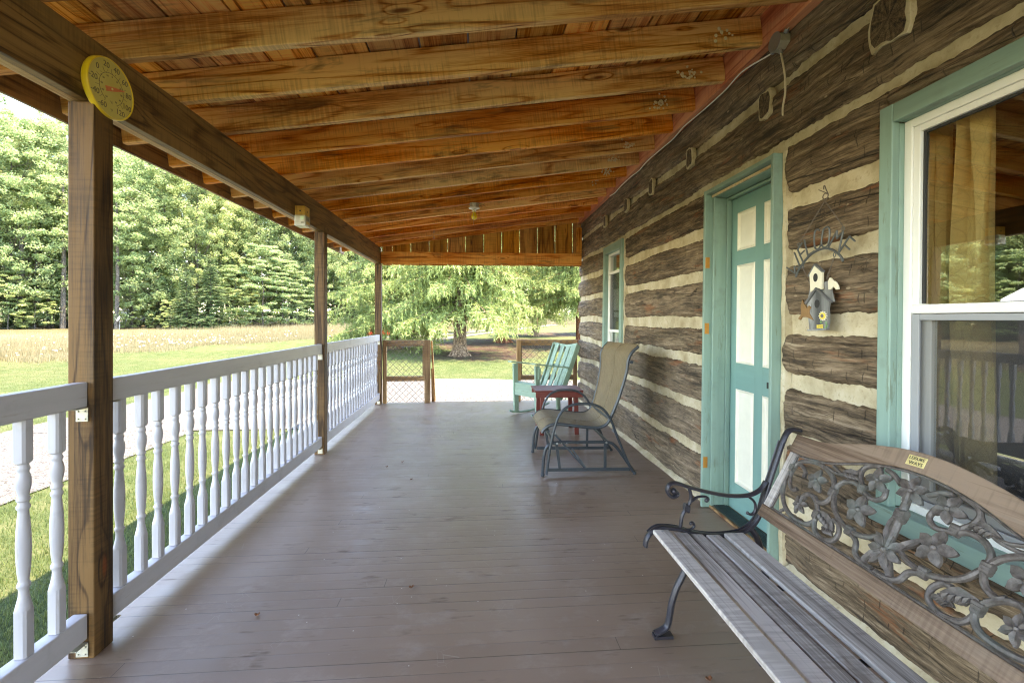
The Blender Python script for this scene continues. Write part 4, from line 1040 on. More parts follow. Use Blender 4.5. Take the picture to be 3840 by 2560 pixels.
for mirr in (0, 1):
    for (u, v, a, L, wd) in ((.252, .112, -.35, .085, .040), (.292, .068, .2, .045, .028), (.268, .268, .15, .07, .03)):
        uu = UL-u if mirr else u; petal(sp, uu, v, math.pi-a if mirr else a, L, wd, .004)
        for q in range(4):
            uq = uu+(-1 if mirr else 1)*L*(.2+.18*q)*math.cos(a); vq = v+L*(.2+.18*q)*math.sin(a)
            petal(sp, uq, vq, (math.pi-(a-.9)) if mirr else (a-.9), .024, .012, .007)
# thin rim around the panel
sp.tube([bp(a, b-.004, .004) for a, b in L_ if .052 < a < UL-.052], .0045, 6); sp.tube([bp(.054, .032, .004), bp(UL-.054, .032, .004)], .0045, 6)
for u0 in (.0555, UL-.0555): sp.tube([bp(u0, .03, .004), bp(u0, .26, .004)], .0045, 6)
sp.build('flower_panel', 'scroll', bench, smooth=True)

# ------------------------------------------------------------------ glider chair
gl = thing('glider_chair', (.88, 3.91, 0), 'brown mesh sling glider armchair with dark metal frame in front of the red table', 'chair')
YA, YB = 3.585, 4.235
def gsk(x, y, z): return x-.085*max(0, (y-YA)/(YB-YA))*max(0, z-.42)/.55
BASE = [(.508, .0), (.512, .08), (.520, .17), (.545, .235), (.61, .265), (.80, .265), (1.02, .262), (1.09, .235), (1.165, .14), (1.255, .0)]
HOOP = [(.535, .025), (.548, .12), (.562, .22), (.585, .33), (.603, .40), (.63, .475), (.68, .54), (.755, .572), (.85, .576), (.92, .567), (.99, .53), (1.05, .45), (1.10, .32), (1.18, .13), (1.232, .03)]
SEAT = [(.508, .335), (.525, .362), (.555, .388), (.60, .402), (.66, .402), (.74, .392), (.85, .378), (.95, .370), (1.00, .378), (1.04, .402), (1.07, .450), (1.10, .515), (1.135, .60), (1.175, .715), (1.205, .82), (1.215, .89), (1.225, .93), (1.25, .975), (1.305, 1.025)]
for y, s in ((YA, -1), (YB, 1)):
    mb = MB(); mb.tube(smoothpts([(a, y, b+.011*(1 if b < .01 else 0)) for a, b in BASE], 5), .0125, 10)
    for a in (.508, 1.255): mb.tube([(a, y, .001), (a, y, .02)], .0145, 10)
    mb.build('base_frame', 'frame_metal', gl, smooth=True)
    mb = MB(); mb.tube(smoothpts([(a, y-.012*s*-1+.018*s, b) for a, b in HOOP], 5), .0105, 10); mb.build('armrest', 'frame_metal', gl, smooth=True)
    mb = MB(); yi = y-.020*s
    mb.bar((.545, yi, .045), (1.225, yi, .035), .026, .013); mb.bar((.622, yi, .262), (.650, yi, .045), .013, .022, (0, 1, 0)); mb.bar((1.02, yi, .262), (1.018, yi, .045), .013, .022, (0, 1, 0))
    mb.build('hanger', 'frame_metal', gl, .002)
    bl = MB()
    for (a, b) in ((.622, .262), (1.02, .262), (.602, .345), (1.082, .350), (.66, .262), (.70, .262)): bl.tube([(a, y+.018*s, b), (a, y-.03*s, b)], .0085 if b > .27 or a in (.622, 1.02) else .004, 10)
    bl.build('bolts', 'steel', gl, smooth=True)
    mb = MB(); yy = y-.035*s; mb.tube(smoothpts([(gsk(a, yy, b), yy, b) for a, b in SEAT], 4), .0125, 10, .8, False, (0, 1, 0)); mb.box((.03, .02, .022), (gsk(1.235, yy, .9), yy-.02*s*-1, .90)); mb.build('seat_rail', 'frame_metal', gl, smooth=True)
for (a, b) in ((.60, .262), (1.05, .250), (.56, .352), (1.07, .43), (1.235, .90)): MB().tube([(gsk(a, YA+.02, b), YA+.02, b), (gsk(a, YB-.02, b), YB-.02, b)], .010, 8).build('cross_bar', 'frame_metal', gl, smooth=True)
MB().tube([(.60, YA+.1, .33), (.86, YA+.03, .045)], .008, 8).build('brace', 'frame_metal', gl, smooth=True)
MB().tube([(.87, YA+.02, .040), (.87, YB-.02, .040)], .008, 8).build('cross_bar', 'frame_metal', gl, smooth=True)
P = smoothpts([(a, 0, b+.006) for a, b in SEAT], 4); nn = 15; vs = []; fs = []; tcs = []; Ls = 0
for i, p in enumerate(P):
    if i: Ls += (p-P[i-1]).length
    d = (P[min(i+1, len(P)-1)]-P[max(i-1, 0)]).normalized(); nrm = Vector((-d.z, 0, d.x))
    for k in range(nn):
        t = k/(nn-1); sag = -.022*(1-(2*t-1)**4)*math.sin(math.pi*min(1, max(0, i/len(P))))
        q = p+nrm*sag; yq = YA+.035+(YB-YA-.07)*t; vs.append((gsk(q.x, yq, q.z), yq, q.z)); tcs.append(Vector((Ls, t*.58, 0)))
for i in range(len(P)-1):
    for k in range(nn-1): fs.append((i*nn+k, i*nn+k+1, (i+1)*nn+k+1, (i+1)*nn+k))
mb = MB(); mb.add(vs, fs, tcs); so = mb.build('sling_seat', 'sling', gl, smooth=True); sm_ = so.modifiers.new('s', 'SOLIDIFY'); sm_.thickness = .003
mb = MB()
for i0 in (0, -1): p = P[i0]; mb.tube([(gsk(p.x, YA+.03, p.z), YA+.03, p.z), (gsk(p.x, YB-.03, p.z), YB-.03, p.z)], .008, 8)
mb.tube([(q[0]-.003, YA+.035+(YB-YA-.07)*.5, q[2]+.003) for q in vs[nn//2::nn]], .0022, 5)
mb.build('sling_hem', 'sling', so, smooth=True)

# ------------------------------------------------------------------ green rocking chair (x forward, y left in its own frame)
rk = thing('rocking_chair', (.63, 5.80, 0), 'pale green wooden rocking chair with slatted back at the far end of the porch', 'chair', None, math.atan2(-.6, -.8))
HWd = .205
for s in (-1, 1):
    y = s*HWd
    pts = [(.13, .050), (.05, .022), (-.10, .006), (-.25, .005), (-.42, .020), (-.60, .060)]
    mb = MB(); P = smoothpts([(a, y, b+.014) for a, b in pts], 4); mb.tube(P, .014, 4, 1.0, False, (0, 1, 0)); mb.build('rocker', 'tealchair', rk, .002, world=False)
    mb = MB(); mb.bar((.015, y, .03), (.035, y, .665), .024, .075, (0, 1, 0)); mb.build('leg', 'tealchair', rk, .002, world=False)
    mb = MB(); mb.bar((-.36, y-s*.0, .03), (-.34, y, .30), .024, .06, (0, 1, 0)); mb.build('leg', 'tealchair', rk, .002, world=False)
    mb = MB(); mb.bar((.115, y+s*.012, .695), (-.56, y+s*.012, .600), .082, .018, (0, 1, 0)); mb.build('armrest', 'tealchair', rk, .003, world=False)
    mb = MB(); mb.bar((.02, y-s*.02, .345), (-.46, y-s*.02, .235), .085, .02, (0, 0, 1)); mb.build('seat_side', 'tealchair', rk, .002, world=False)
    mb = MB(); mb.bar((.008, y+s*.018, .64), (.012, y+s*.018, .50), .02, .03, (0, 1, 0)); mb.build('arm_brace', 'tealchair', rk, .002, world=False)
mb = MB(); mb.b2(.030, .050, -HWd-.03, HWd+.03, .262, .425, 1); mb.build('front_apron', 'tealchair', rk, .003, world=False)
for k in range(5):
    t = k/5; x0 = .02-.085*k; mb = MB(); mb.bar((x0, -HWd+.0, .418-.022*k), (x0, HWd, .418-.022*k), .078, .016, (1, 0, -.25)); mb.build('seat_slat', 'tealchair', rk, .003, world=False)
for k in range(4):
    yb = -.135+.09*k; yt = yb*1.12; tp = .875+.018*abs(k-1.5); mb = MB()
    x_b, x_t = -.37-.012*(1.5-abs(k-1.5)), -.72-.012*(1.5-abs(k-1.5))
    mb.bar((x_b, yb, .22), (x_t, yt, tp), .068, .017, (0, 1, 0)); mb.build('back_slat', 'tealchair', rk, .003, world=False)
for s in (-1, 1):
    mb = MB(); mb.bar((-.385, s*.195, .20), (-.735, s*.215, .900), .020, .085, (0, 1, 0)); mb.build('back_stile', 'tealchair', rk, .003, world=False)
mb = MB(); mb.bar((-.415, -.2, .245), (-.415, .2, .245), .07, .02, (-.4, 0, 1)); mb.bar((-.62, -.2, .60), (-.62, .2, .60), .05, .018, (-.4, 0, 1)); mb.build('back_brace', 'tealchair', rk, .002, world=False)
mb = MB(); cr = [(-.715-.02*(1-abs(t)**2), t*.215, .875+.03*abs(t)**1.6) for t in (-1, -.75, -.5, -.25, 0, .25, .5, .75, 1)]
for i in range(8): mb.bar(cr[i], cr[i+1], .035, .022, (-.4, 0, 1))
mb.build('crest', 'tealchair', rk, .001, world=False)

# ------------------------------------------------------------------ red side table
tb = thing('side_table', (.87, 5.03, 0), 'small dark red slatted side table between the rocking chair and the glider', 'table')
for k in range(5):
    y0 = 4.835+.079*k; MB().b2(.605, 1.130, y0, y0+.073, .462, .480, 0).build('top_slat', 'red', tb, .003)
MB().b2(.612, 1.124, 4.832, 4.850, .405, .461, 0).build('apron', 'red', tb, .002); MB().b2(.612, 1.124, 5.205, 5.225, .405, .461, 0).build('apron', 'red', tb, .002)
MB().b2(.655, .70, 4.852, 5.203, .420, .461, 1).build('cleat', 'red', tb, .002); MB().b2(1.04, 1.085, 4.852, 5.203, .420, .461, 1).build('cleat', 'red', tb, .002)
for (xa, xb_) in ((.690, .680), (1.052, 1.062)):
    for (ya, yb_) in ((4.872, 4.862), (5.185, 5.20)):
        mb = MB(); mb.bar((xa, ya, .461), (xb_, yb_, .001), .045, .032, (1, 0, 0)); mb.build('leg', 'red', tb, .002)
MB().b2(.66, 1.08, 5.01, 5.045, .16, .195, 0).build('stretcher', 'red', tb, .002)

# ------------------------------------------------------------------ thermometer
TX, TY, TZ, TR = -1.429, 1.855, 2.130, .113
tm = thing('dial_thermometer', (TX, TY, TZ), 'round faded yellow dial thermometer fixed to the beam above the first post', 'thermometer')
MX = Matrix(((0, 0, 1, TX), (1, 0, 0, TY), (0, 1, 0, TZ), (0, 0, 0, 1)))
mb = MB(); mb.lathe([(.002, TR*.96), (.008, TR), (.022, TR*1.0), (.0265, TR*.985), (.028, TR*.96), (.027, TR*.945), (.0245, TR*.94)], 64, MX); mb.build('case', 'plastic', tm, smooth=True)
mb = MB(); mb.lathe([(.0246, TR*.941), (.0250, TR*.940)], 64, MX); dial = mb.build('dial', 'dial', tm)
ink = MB()
def dm(a, r, z=.0253): return MX @ Matrix.Translation((r*math.sin(a), r*math.cos(a), z))
def tline(a, r0, r1, w): ink.bar(MX @ Vector((r0*math.sin(a), r0*math.cos(a), .0254)), MX @ Vector((r1*math.sin(a), r1*math.cos(a), .0254)), .0006, w, (1, 0, 0))
for T in range(-60, 121, 20):
    a = R((T-30)/90*150); ink.text(("-%d" % -T if T < 0 else "%d" % T), .030, dm(a, .085), .0004)
for T in range(-60, 121, 10):
    a = R((T-30)/90*150); tline(a, .060 if T % 20 else .062, .076 if T % 20 else .067, .0011)
for C_ in range(-50, 51, 10):
    a = R((C_*1.8+32-30)/90*150); ink.text("%d" % C_, .0095, dm(a, .047), .0003); tline(a, .055, .061, .0014)
rp = [MX @ Vector((.0575*math.sin(R(t)), .0575*math.cos(R(t)), .0253)) for t in range(-150, 151, 6)]
ink.tube(rp, .0009, 4); ink.text("°C", .012, dm(R(180), .052), .0003); ink.text("°F", .013, dm(R(180), .082), .0003)
ink.build('dial_markings', 'inkgrey', dial)
a = R((73-30)/90*150); dv = Vector((math.sin(a), math.cos(a), 0)); pv = Vector((math.cos(a), -math.sin(a), 0))
nd = MB(); nd.prism([tuple((dv*x+pv*y)[:2]) for x, y in ((-.030, -.010), (.02, -.007), (.066, -.0015), (.066, .0015), (.02, .007), (-.030, .010))], .0008, MX @ Matrix.Translation((0, 0, .0258))); nd.build('needle', 'orange', tm)
mb = MB(); mb.lathe([(.0255, .004), (.0285, .004)], 12, MX); mb.build('pivot', 'brass', tm)

# ------------------------------------------------------------------ bee trap on the beam
bt = thing('bee_trap', (-1.39, 3.715, 2.05), 'small wooden bee trap with clear labelled box fixed to the side of the beam', 'insect trap')
x0, x1, y0, y1 = -1.4285, -1.352, 3.665, 3.765
mb = MB(); mb.b2(x0, x1, y0, y1, 2.060, 2.132, 2); blk = mb.build('wood_block', 'trapwood', bt, .002)
hl = MB(); hl.tube([(-1.388, y0-.0008, 2.093), (-1.388, y0+.001, 2.093)], .0062, 14); hl.tube([(x1+.0008, 3.715, 2.093), (x1-.001, 3.715, 2.093)], .0062, 14); hl.build('entry_hole', 'black', blk)
mb = MB(); mb.b2(x0-.002, x1+.003, y0-.004, y1+.003, 1.976, 2.0595); bx = mb.build('clear_box', 'clear', bt, .003)
mb = MB(); mb.b2(x0+.008, x1-.001, y0-.0062, y0-.0045, 1.990, 2.054); mb.b2(x1+.0035, x1+.005, y0+.004, y1-.004, 1.990, 2.054); mb.build('label', 'labelpaper', bx)
mb = MB(); mb.b2(-1.384, -1.358, y0-.0075, y0-.0064, 2.022, 2.050); mb.build('label_patch', 'labelgreen', bx)
mb = MB()
for k in range(5): mb.b2(-1.380+.0045*k, -1.3780+.0045*k+.0006*(k % 2), y0-.0075, y0-.0064, 1.995, 2.006)
for k in range(9): mb.b2(-1.418, -1.388-.003*(k % 3), y0-.0068, y0-.0063, 2.000+.0055*k, 2.0008+.0055*k)
for k in range(6): mb.b2(x1+.0052, x1+.0056, y0+.012, y1-.016-.006*(k % 2), 2.024+.005*k, 2.0262+.005*k)
mb.build('printed_lines', 'ink', bx)
mb = MB(); mb.b2(x1+.0051, x1+.0056, y0+.014, y1-.014, 1.994, 2.014); mb.build('label_picture', 'brass', bx)

# ------------------------------------------------------------------ bulb fitting
BX, BY = -.045, 4.905; zt = under(BX)+.003
lf = thing('light_bulb_fitting', (BX, BY, zt), 'bare yellow light bulb in a white porcelain holder under the rafters', 'light')
T0 = Matrix.Translation((BX, BY, 0))
mb = MB(); mb.lathe([(zt-.047, .048), (zt-.046, .052), (zt-.004, .052), (zt-.001, .050)], 8, T0); mb.build('metal_box', 'galv', lf)
mb = MB(); mb.lathe([(zt-.092, .0155), (zt-.090, .021), (zt-.072, .022), (zt-.068, .030), (zt-.060, .056), (zt-.053, .061), (zt-.048, .060)], 32, T0); mb.build('porcelain_holder', 'porcelain', lf, smooth=True)
b0 = zt-.090; mb = MB(); mb.lathe([(b0-.088, .002), (b0-.0865, .012), (b0-.080, .022), (b0-.068, .0305), (b0-.055, .0325), (b0-.042, .030), (b0-.026, .0215), (b0-.012, .0155), (b0, .0145)], 32, T0); mb.build('bulb', 'bulb', lf, smooth=True)
mb = MB(); mb.tube([(BX-.006, BY-.036, zt-.06), (BX-.006, BY-.036, b0-.15)], .0012, 5); mb.build('pull_chain', 'cable', lf)
nt = MB()
for k in range(26):
    a = rnd.uniform(-1.2, 1.6); p = Vector((BX+.05*math.cos(a)+rnd.uniform(-.01, .05), BY+.035*math.sin(a)-.02, zt-rnd.uniform(.004, .03))); q = p+Vector((rnd.uniform(-.02, .05), rnd.uniform(-.03, .02), rnd.uniform(-.035, .008))); nt.tube([p, q], .0009, 4)
nt = nt.build('nest_straw', 'tallgrass', None); tag(nt, 'wisps of dry nest straw caught on the bulb holder box', 'nest')

# ------------------------------------------------------------------ screw eyes in rafters
for (x, k, lab) in ((-.58, 10, 'upper small screw eye under a far rafter'), (-.62, 11, 'lower small screw eye under the next far rafter')):
    y = raft_y[11+k]; z = under(x)+.003; g = thing('screw_eye', (x, y, z), lab, 'hook', 'screw eyes under the rafters')
    mb = MB(); mb.tube([(x, y, z), (x, y, z-.02)], .0022, 6); mb.tube([(x+.013*math.cos(t), y, z-.033+.013*math.sin(t)) for t in np.linspace(0, 2*math.pi, 15)[:-1]], .0022, 6, closed=True); mb.build('eye', 'steel', g, smooth=True)

# ------------------------------------------------------------------ junction box and cables
jx = WX+.012*2.65-.030; JY, JZ = 2.21, 2.655
jb = thing('junction_box', (jx, JY, JZ), 'round grey metal junction box high on the log wall', 'junction box')
MJ = Matrix(((0, 0, -1, jx), (1, 0, 0, JY), (0, 1, 0, JZ), (0, 0, 0, 1)))
mb = MB(); mb.lathe([(-.01, .048), (.040, .048), (.044, .047)], 8, MJ); bxo = mb.build('box', 'galv', jb, .002)
mb = MB(); mb.lathe([(.0442, .047), (.047, .047)], 32, MJ); mb.build('cover', 'steel', jb)
mb = MB(); mb.tube([(jx-.02, JY-.047, JZ+.02), (jx-.02, JY-.062, JZ+.03)], .011, 8); mb.tube([(jx-.02, JY-.01, JZ-.046), (jx-.02, JY-.012, JZ-.062)], .011, 8); mb.tube([(jx-.02, JY+.046, JZ-.02), (jx-.02, JY+.06, JZ-.022)], .011, 8); mb.build('clamp', 'steel', jb, .001)
def cable(name, pts, r, mat, lab):
    g = thing(name, pts[0], lab, 'cable', 'cables on the log wall'); MB().tube(smoothpts(pts, 6), r, 8, .6).build('sheath', mat, g, smooth=True); return g
cable('electric_cable', [(jx-.02, JY-.012, JZ-.06), (jx-.022, JY-.03, JZ-.12), (jx-.020, JY-.042, JZ-.19), (jx-.016, JY-.040, JZ-.27), (jx-.016, JY-.022, JZ-.34), (jx-.022, JY-.030, JZ-.385)], .0055, 'cable', 'loose brown cable end dangling below the round junction box')
cable('electric_cable', [(jx-.02, JY-.06, JZ+.03), (jx-.018, JY-.13, JZ+.055), (jx-.012, JY-.21, JZ+.05), (jx-.02, JY-.34, JZ+.03), (jx-.02, JY-.8, JZ+.02), (jx-.02, JY-1.6, JZ+.02)], .006, 'cable', 'cable leaving the junction box towards the camera along the wall top')
cp = [(jx-.02, JY+.06, JZ-.022), (jx-.012, JY+.12, JZ-.005)]
for k in range(1, 16):
    y = JY+.12+k*.19; cp.append((jx-.022-.006*(k % 2), y, JZ+.012+.008*math.sin(k*1.7)))
cable('electric_cable', cp, .0045, 'vinyl', 'long white cable clipped along the top of the log wall')

# ------------------------------------------------------------------ welcome sign
SG = {}
SG['arc']=[(2.0254, 1.4462), (2.0051, 1.4774), (1.9722, 1.5088), (1.9402, 1.5323), (1.9002, 1.547), (1.8587, 1.5519), (1.8273, 1.5471), (1.7915, 1.531), (1.7622, 1.5057), (1.7492, 1.4832)]
SG['W']=[(2.0886, 1.4962), (2.0302, 1.4634), (2.0357, 1.4951), (1.9964, 1.4859), (2.037, 1.56)]
SG['E1']=[(1.9885, 1.5976), (2.0152, 1.5711), (1.9819, 1.5123)]
SG['E1b']=[(2.0018, 1.5432), (1.9722, 1.56)]
SG['L']=[(1.9722, 1.6089), (1.9497, 1.5359), (1.9123, 1.5488)]
SG['C']=[(1.8792, 1.6351), (1.8911, 1.6428), (1.9062, 1.6358), (1.9111, 1.6051), (1.9074, 1.5684), (1.8971, 1.5555), (1.8822, 1.5577), (1.8733, 1.5697)]
SG['O']=[(1.8472, 1.6398), (1.833, 1.6413), (1.8234, 1.6264), (1.8245, 1.5899), (1.833, 1.5631), (1.8529, 1.5576), (1.8675, 1.5709), (1.8645, 1.6058), (1.8576, 1.6331)]
SG['M']=[(1.829, 1.5517), (1.7834, 1.6144), (1.7834, 1.5827), (1.7518, 1.6042), (1.7728, 1.5219)]
SG['E2']=[(1.7728, 1.5219), (1.7187, 1.5795), (1.693, 1.5567)]
SG['E2b']=[(1.743, 1.5499), (1.7187, 1.5284)]
SG['ring1']=[(2.0085, 1.5938)]
SG['ring2']=[(1.7518, 1.6167)]
SG['ring3']=[(1.9819, 1.4904)]
SG['ring4']=[(1.7942, 1.5165)]
SG['hook']=[(1.8587, 1.8071), (1.8587, 1.8203), (1.8529, 1.8208), (1.8443, 1.8009), (1.833, 1.7781), (1.8415, 1.7608), (1.8558, 1.7624), (1.8634, 1.7754), (1.8518, 1.7876), (1.8358, 1.7811)]
SG['hookb']=[(1.8852, 1.8124), (1.833, 1.7825)]
SG['chA']=[(1.8529, 1.755), (1.9984, 1.6063)]
SG['chB']=[(1.8501, 1.7543), (1.7492, 1.6245)]
SG['chC']=[(1.9787, 1.4816), (1.934, 1.4058)]
SG['chD']=[(1.7969, 1.5062), (1.8358, 1.4179)]
SG['top']=[(1.934, 1.4401), (1.8941, 1.4924), (1.8483, 1.4562), (1.8501, 1.4498)]
SG['upper']=[(1.9246, 1.446), (1.8941, 1.4834), (1.8518, 1.45), (1.8541, 1.3756), (1.8852, 1.3865), (1.9185, 1.3661)]
SG['hole1']=[(1.887, 1.4299)]
SG['hole1r']=[(1.902, 1.4313), (1.887, 1.4513)]
SG['backroof']=[(1.9561, 1.3174), (1.934, 1.3921), (1.9185, 1.3661), (1.8501, 1.3753), (1.8518, 1.4083), (1.819, 1.4121), (1.7969, 1.3208), (1.8134, 1.3257), (1.8822, 1.3774), (1.9434, 1.317)]
SG['roof']=[(1.9497, 1.3218), (1.8822, 1.3872), (1.798, 1.3217), (1.7997, 1.3166), (1.8822, 1.3765), (1.9421, 1.3147)]
SG['body']=[(1.9421, 1.3147), (1.8822, 1.3752), (1.8134, 1.3278), (1.8217, 1.2958), (1.819, 1.2354), (1.8273, 1.205), (1.9277, 1.2004), (1.9358, 1.2528)]
SG['hole2']=[(1.881, 1.315)]
SG['hole2r']=[(1.8977, 1.3155), (1.881, 1.335)]
SG['sun']=[(1.8443, 1.2623)]
SG['sunr']=[(1.8675, 1.2624), (1.8443, 1.2832)]
SG['dove']=[(1.8106, 1.4222), (1.8024, 1.4214), (1.7942, 1.4122), (1.7754, 1.4022), (1.7648, 1.3866), (1.7606, 1.3704), (1.7754, 1.3697), (1.7888, 1.3841), (1.8024, 1.3723), (1.8162, 1.3723), (1.819, 1.4057)]
SG['bird1']=[(1.9689, 1.3388), (1.9593, 1.3199), (1.9402, 1.2986), (1.9277, 1.3097), (1.9123, 1.3002), (1.9246, 1.2891), (1.9246, 1.2755), (1.9002, 1.2437), (1.9434, 1.2574), (1.9722, 1.2575), (1.9819, 1.2435), (1.9964, 1.2505), (1.9754, 1.2715), (1.9787, 1.3088)]
SG['base']=[(1.934, 1.2025), (1.8245, 1.2094), (1.8245, 1.2029), (1.934, 1.1957)]
SG['fence']=[(1.8822, 1.226), (1.8415, 1.2286), (1.8415, 1.209), (1.8822, 1.2059)]

sx0 = 1.520
SG = {k: [(a*1.02, 1.25+(b-1.25)*1.02) for a, b in v] for k, v in SG.items()}
ws = thing('welcome_sign', (sx0, 1.88, 1.8), 'hanging metal welcome sign with a grey birdhouse plaque between door and window', 'sign')
def W3(p, dx=0.0): return Vector((sx0+.012*(p[1]-1.25)+dx, p[0], p[1]))
def wt(mb, key, r=.0042, dx=-.012, k=4): mb.tube(smoothpts([W3(p, dx) for p in SG[key]], k), r, 7)
mb = MB(); wt(mb, 'arc', .0052); 
for kx in ('ring1', 'ring2', 'ring3', 'ring4'):
    c = SG[kx][0]; mb.tube([W3((c[0]+.0065*math.cos(t), c[1]+.0085*math.sin(t)), -.012) for t in np.linspace(0, 2*math.pi, 15)[:-1]], .0018, 5, closed=True)
mb.build('arch_bar', 'signmetal', ws, smooth=True)
def poly(mb, key, r=.0038): 
    P = [W3(p, -.012) for p in SG[key]]
    for i in range(len(P)-1): mb.tube([P[i], P[i+1]], r, 7)
    for p in P: mb.ball(p, r, 6)
for keys in (('W',), ('E1', 'E1b'), ('L',), ('C',), ('O',), ('M',), ('E2', 'E2b')):
    mb = MB()
    for kk in keys:
        if kk == 'C': wt(mb, 'C', .0038)
        elif kk == 'O': mb.tube(smoothpts([W3(p, -.012) for p in SG['O']], 4, True), .0038, 7, closed=True)
        else: poly(mb, kk)
    mb.build('letter', 'signmetal', ws, smooth=True)
mb = MB(); wt(mb, 'hook', .0022, -.012); wt(mb, 'hookb', .0018, -.014); mb.build('hook', 'wire', ws, smooth=True)
for key in ('chA', 'chB', 'chC', 'chD'):
    a, b = W3(SG[key][0], -.012), W3(SG[key][1], -.012); L = (b-a).length; n = int(L/.0085); mb = MB(); d = (b-a).normalized()
    for i in range(n):
        c = a+(b-a)*((i+.5)/n); s = d.cross(Vector((1, 0, 0))).normalized() if i % 2 else Vector((1, 0, 0))
        mb.tube([c+d*.0062*math.cos(t)+s*.0026*math.sin(t) for t in np.linspace(0, 2*math.pi, 9)[:-1]], .0009, 4, closed=True)
    mb.build('chain', 'wire', ws)
WMx = lambda dx: Matrix(((-.0, 0, -1, sx0-dx), (1, 0, 0, 0), (0, 1, 0, 0), (0, 0, 0, 1)))
def plate_(key, mat, dx, th_, par, name, bevel=.001):
    mb = MB(); mb.prism(SG[key], th_, WMx(dx)); mb.t = [(t[1], t[0], t[2]) for t in mb.t]; return mb.build(name, mat, par, bevel)
bh = plate_('body', 'house_grey', .006, .012, ws, 'birdhouse')
plate_('backroof', 'house_grey', .003, .006, bh, 'back_roof'); plate_('upper', 'house_white', .0085, .012, bh, 'upper_house'); plate_('roof', 'house_dark', .012, .014, bh, 'roof'); 
mb = MB(); mb.prism([SG['top'][0], SG['top'][1], SG['top'][2], SG['top'][3], (1.932, 1.488), (1.969, 1.441)], .016, WMx(.007)); mb.build('top_roof', 'house_dark', bh, .0008)
for (c, rx, rz, dx) in ((SG['hole1'][0], .0135, .019, .0208), (SG['hole2'][0], .015, .019, .0182)):
    mb = MB(); mb.prism([(c[0]+rx*math.cos(t), c[1]+rz*math.sin(t)) for t in np.linspace(0, 2*math.pi, 25)[:-1]], .0006, WMx(dx)); mb.build('entry_hole', 'black', bh)
plate_('base', 'house_grey', .006, .018, bh, 'base'); plate_('dove', 'house_white', .012, .008, ws, 'white_bird', .002); plate_('bird1', 'brownbird', .014, .008, ws, 'brown_bird', .002)
mb = MB(); c = SG['sun'][0]
for k in range(12): a = k/12*2*math.pi; mb.prism([(c[0]+.012*math.cos(a-.18), c[1]+.010*math.sin(a-.18)), (c[0]+.022*math.cos(a-.15), c[1]+.020*math.sin(a-.15)), (c[0]+.024*math.cos(a), c[1]+.0215*math.sin(a)), (c[0]+.022*math.cos(a+.15), c[1]+.020*math.sin(a+.15)), (c[0]+.012*math.cos(a+.18), c[1]+.010*math.sin(a+.18))], .003, WMx(.019))
sf = mb.build('sunflower', 'house_white', ws)
mb = MB(); mb.prism([(c[0]+.016*math.cos(t), c[1]+.0145*math.sin(t)) for t in np.linspace(0, 2*math.pi, 19)[:-1]], .0035, WMx(.0205)); mb.build('yellow_ring', 'yellow', sf)
mb = MB(); mb.prism([(c[0]+.0085*math.cos(t), c[1]+.0085*math.sin(t)) for t in np.linspace(0, 2*math.pi, 19)[:-1]], .005, WMx(.0205)); mb.build('seed_disc', 'seed', sf)
f_ = MB()
for (y, z) in ((1.912, 1.220), (1.899, 1.221), (1.886, 1.222), (1.912, 1.212), (1.899, 1.212), (1.886, 1.213)): f_.prism([(y-.005, z-.003), (y+.005, z-.003), (y+.005, z+.003), (y-.005, z+.003)], .002, WMx(.0195))
f_.build('painted_blocks', 'yellow', ws)
f_ = MB(); 
for (y, z) in ((1.862, 1.232), (1.858, 1.221), (1.866, 1.213), (1.892, 1.236)): f_.ball((sx0-.021, y, z), .006, 6, (.4, 1, 1))
f_.build('painted_leaves', 'greenpaint', ws)

# ------------------------------------------------------------------ dry leaves on the floor
def uvp(px, py):
    l = (px-1920)/1707; s_, c_ = math.sin(YAW), math.cos(YAW); D = 1707*EYE/(py-1195); return D*(s_+c_*l), D*(c_-s_*l)
for (x, y, sz, lab) in ((-.93, 1.99, .012, 'curled brown leaf on the floor nearest the white railing'), (-.311, 2.142, .012, 'curled brown leaf lying alone in the middle of the floor'), (-.66, 4.02, .012, 'reddish dry leaf on the floor nearest the middle post'), (-.77, 3.90, .010, 'tiny dry leaf left of the reddish leaf on the floor'), (-.52, 3.58, .011, 'flat dry leaf right of the two leaves mid porch'), (.795, 1.52, .013, 'orange red leaf on the floor under the bench')):
    mb = MB(); vs = []; fs = []
    for i in range(5):
        for j in range(5): a, b = (i-2)/2, (j-2)/2; vs.append((x+a*sz*(1-.35*b*b), y+b*sz*.7*(1-.3*a*a), .0035+.006*abs(a)**1.5+.004*b*b*(1 if a > 0 else .4)))
    for i in range(4):
        for j in range(4): fs.append((i*5+j, i*5+j+1, i*5+j+6, i*5+j+5))
    mb.add(vs, fs); o = mb.build('dry_leaf', 'leafdry', None, smooth=True); tag(o, lab, 'leaf', 'dry leaves on the porch floor'); md = o.modifiers.new('s', 'SOLIDIFY'); md.thickness = .001
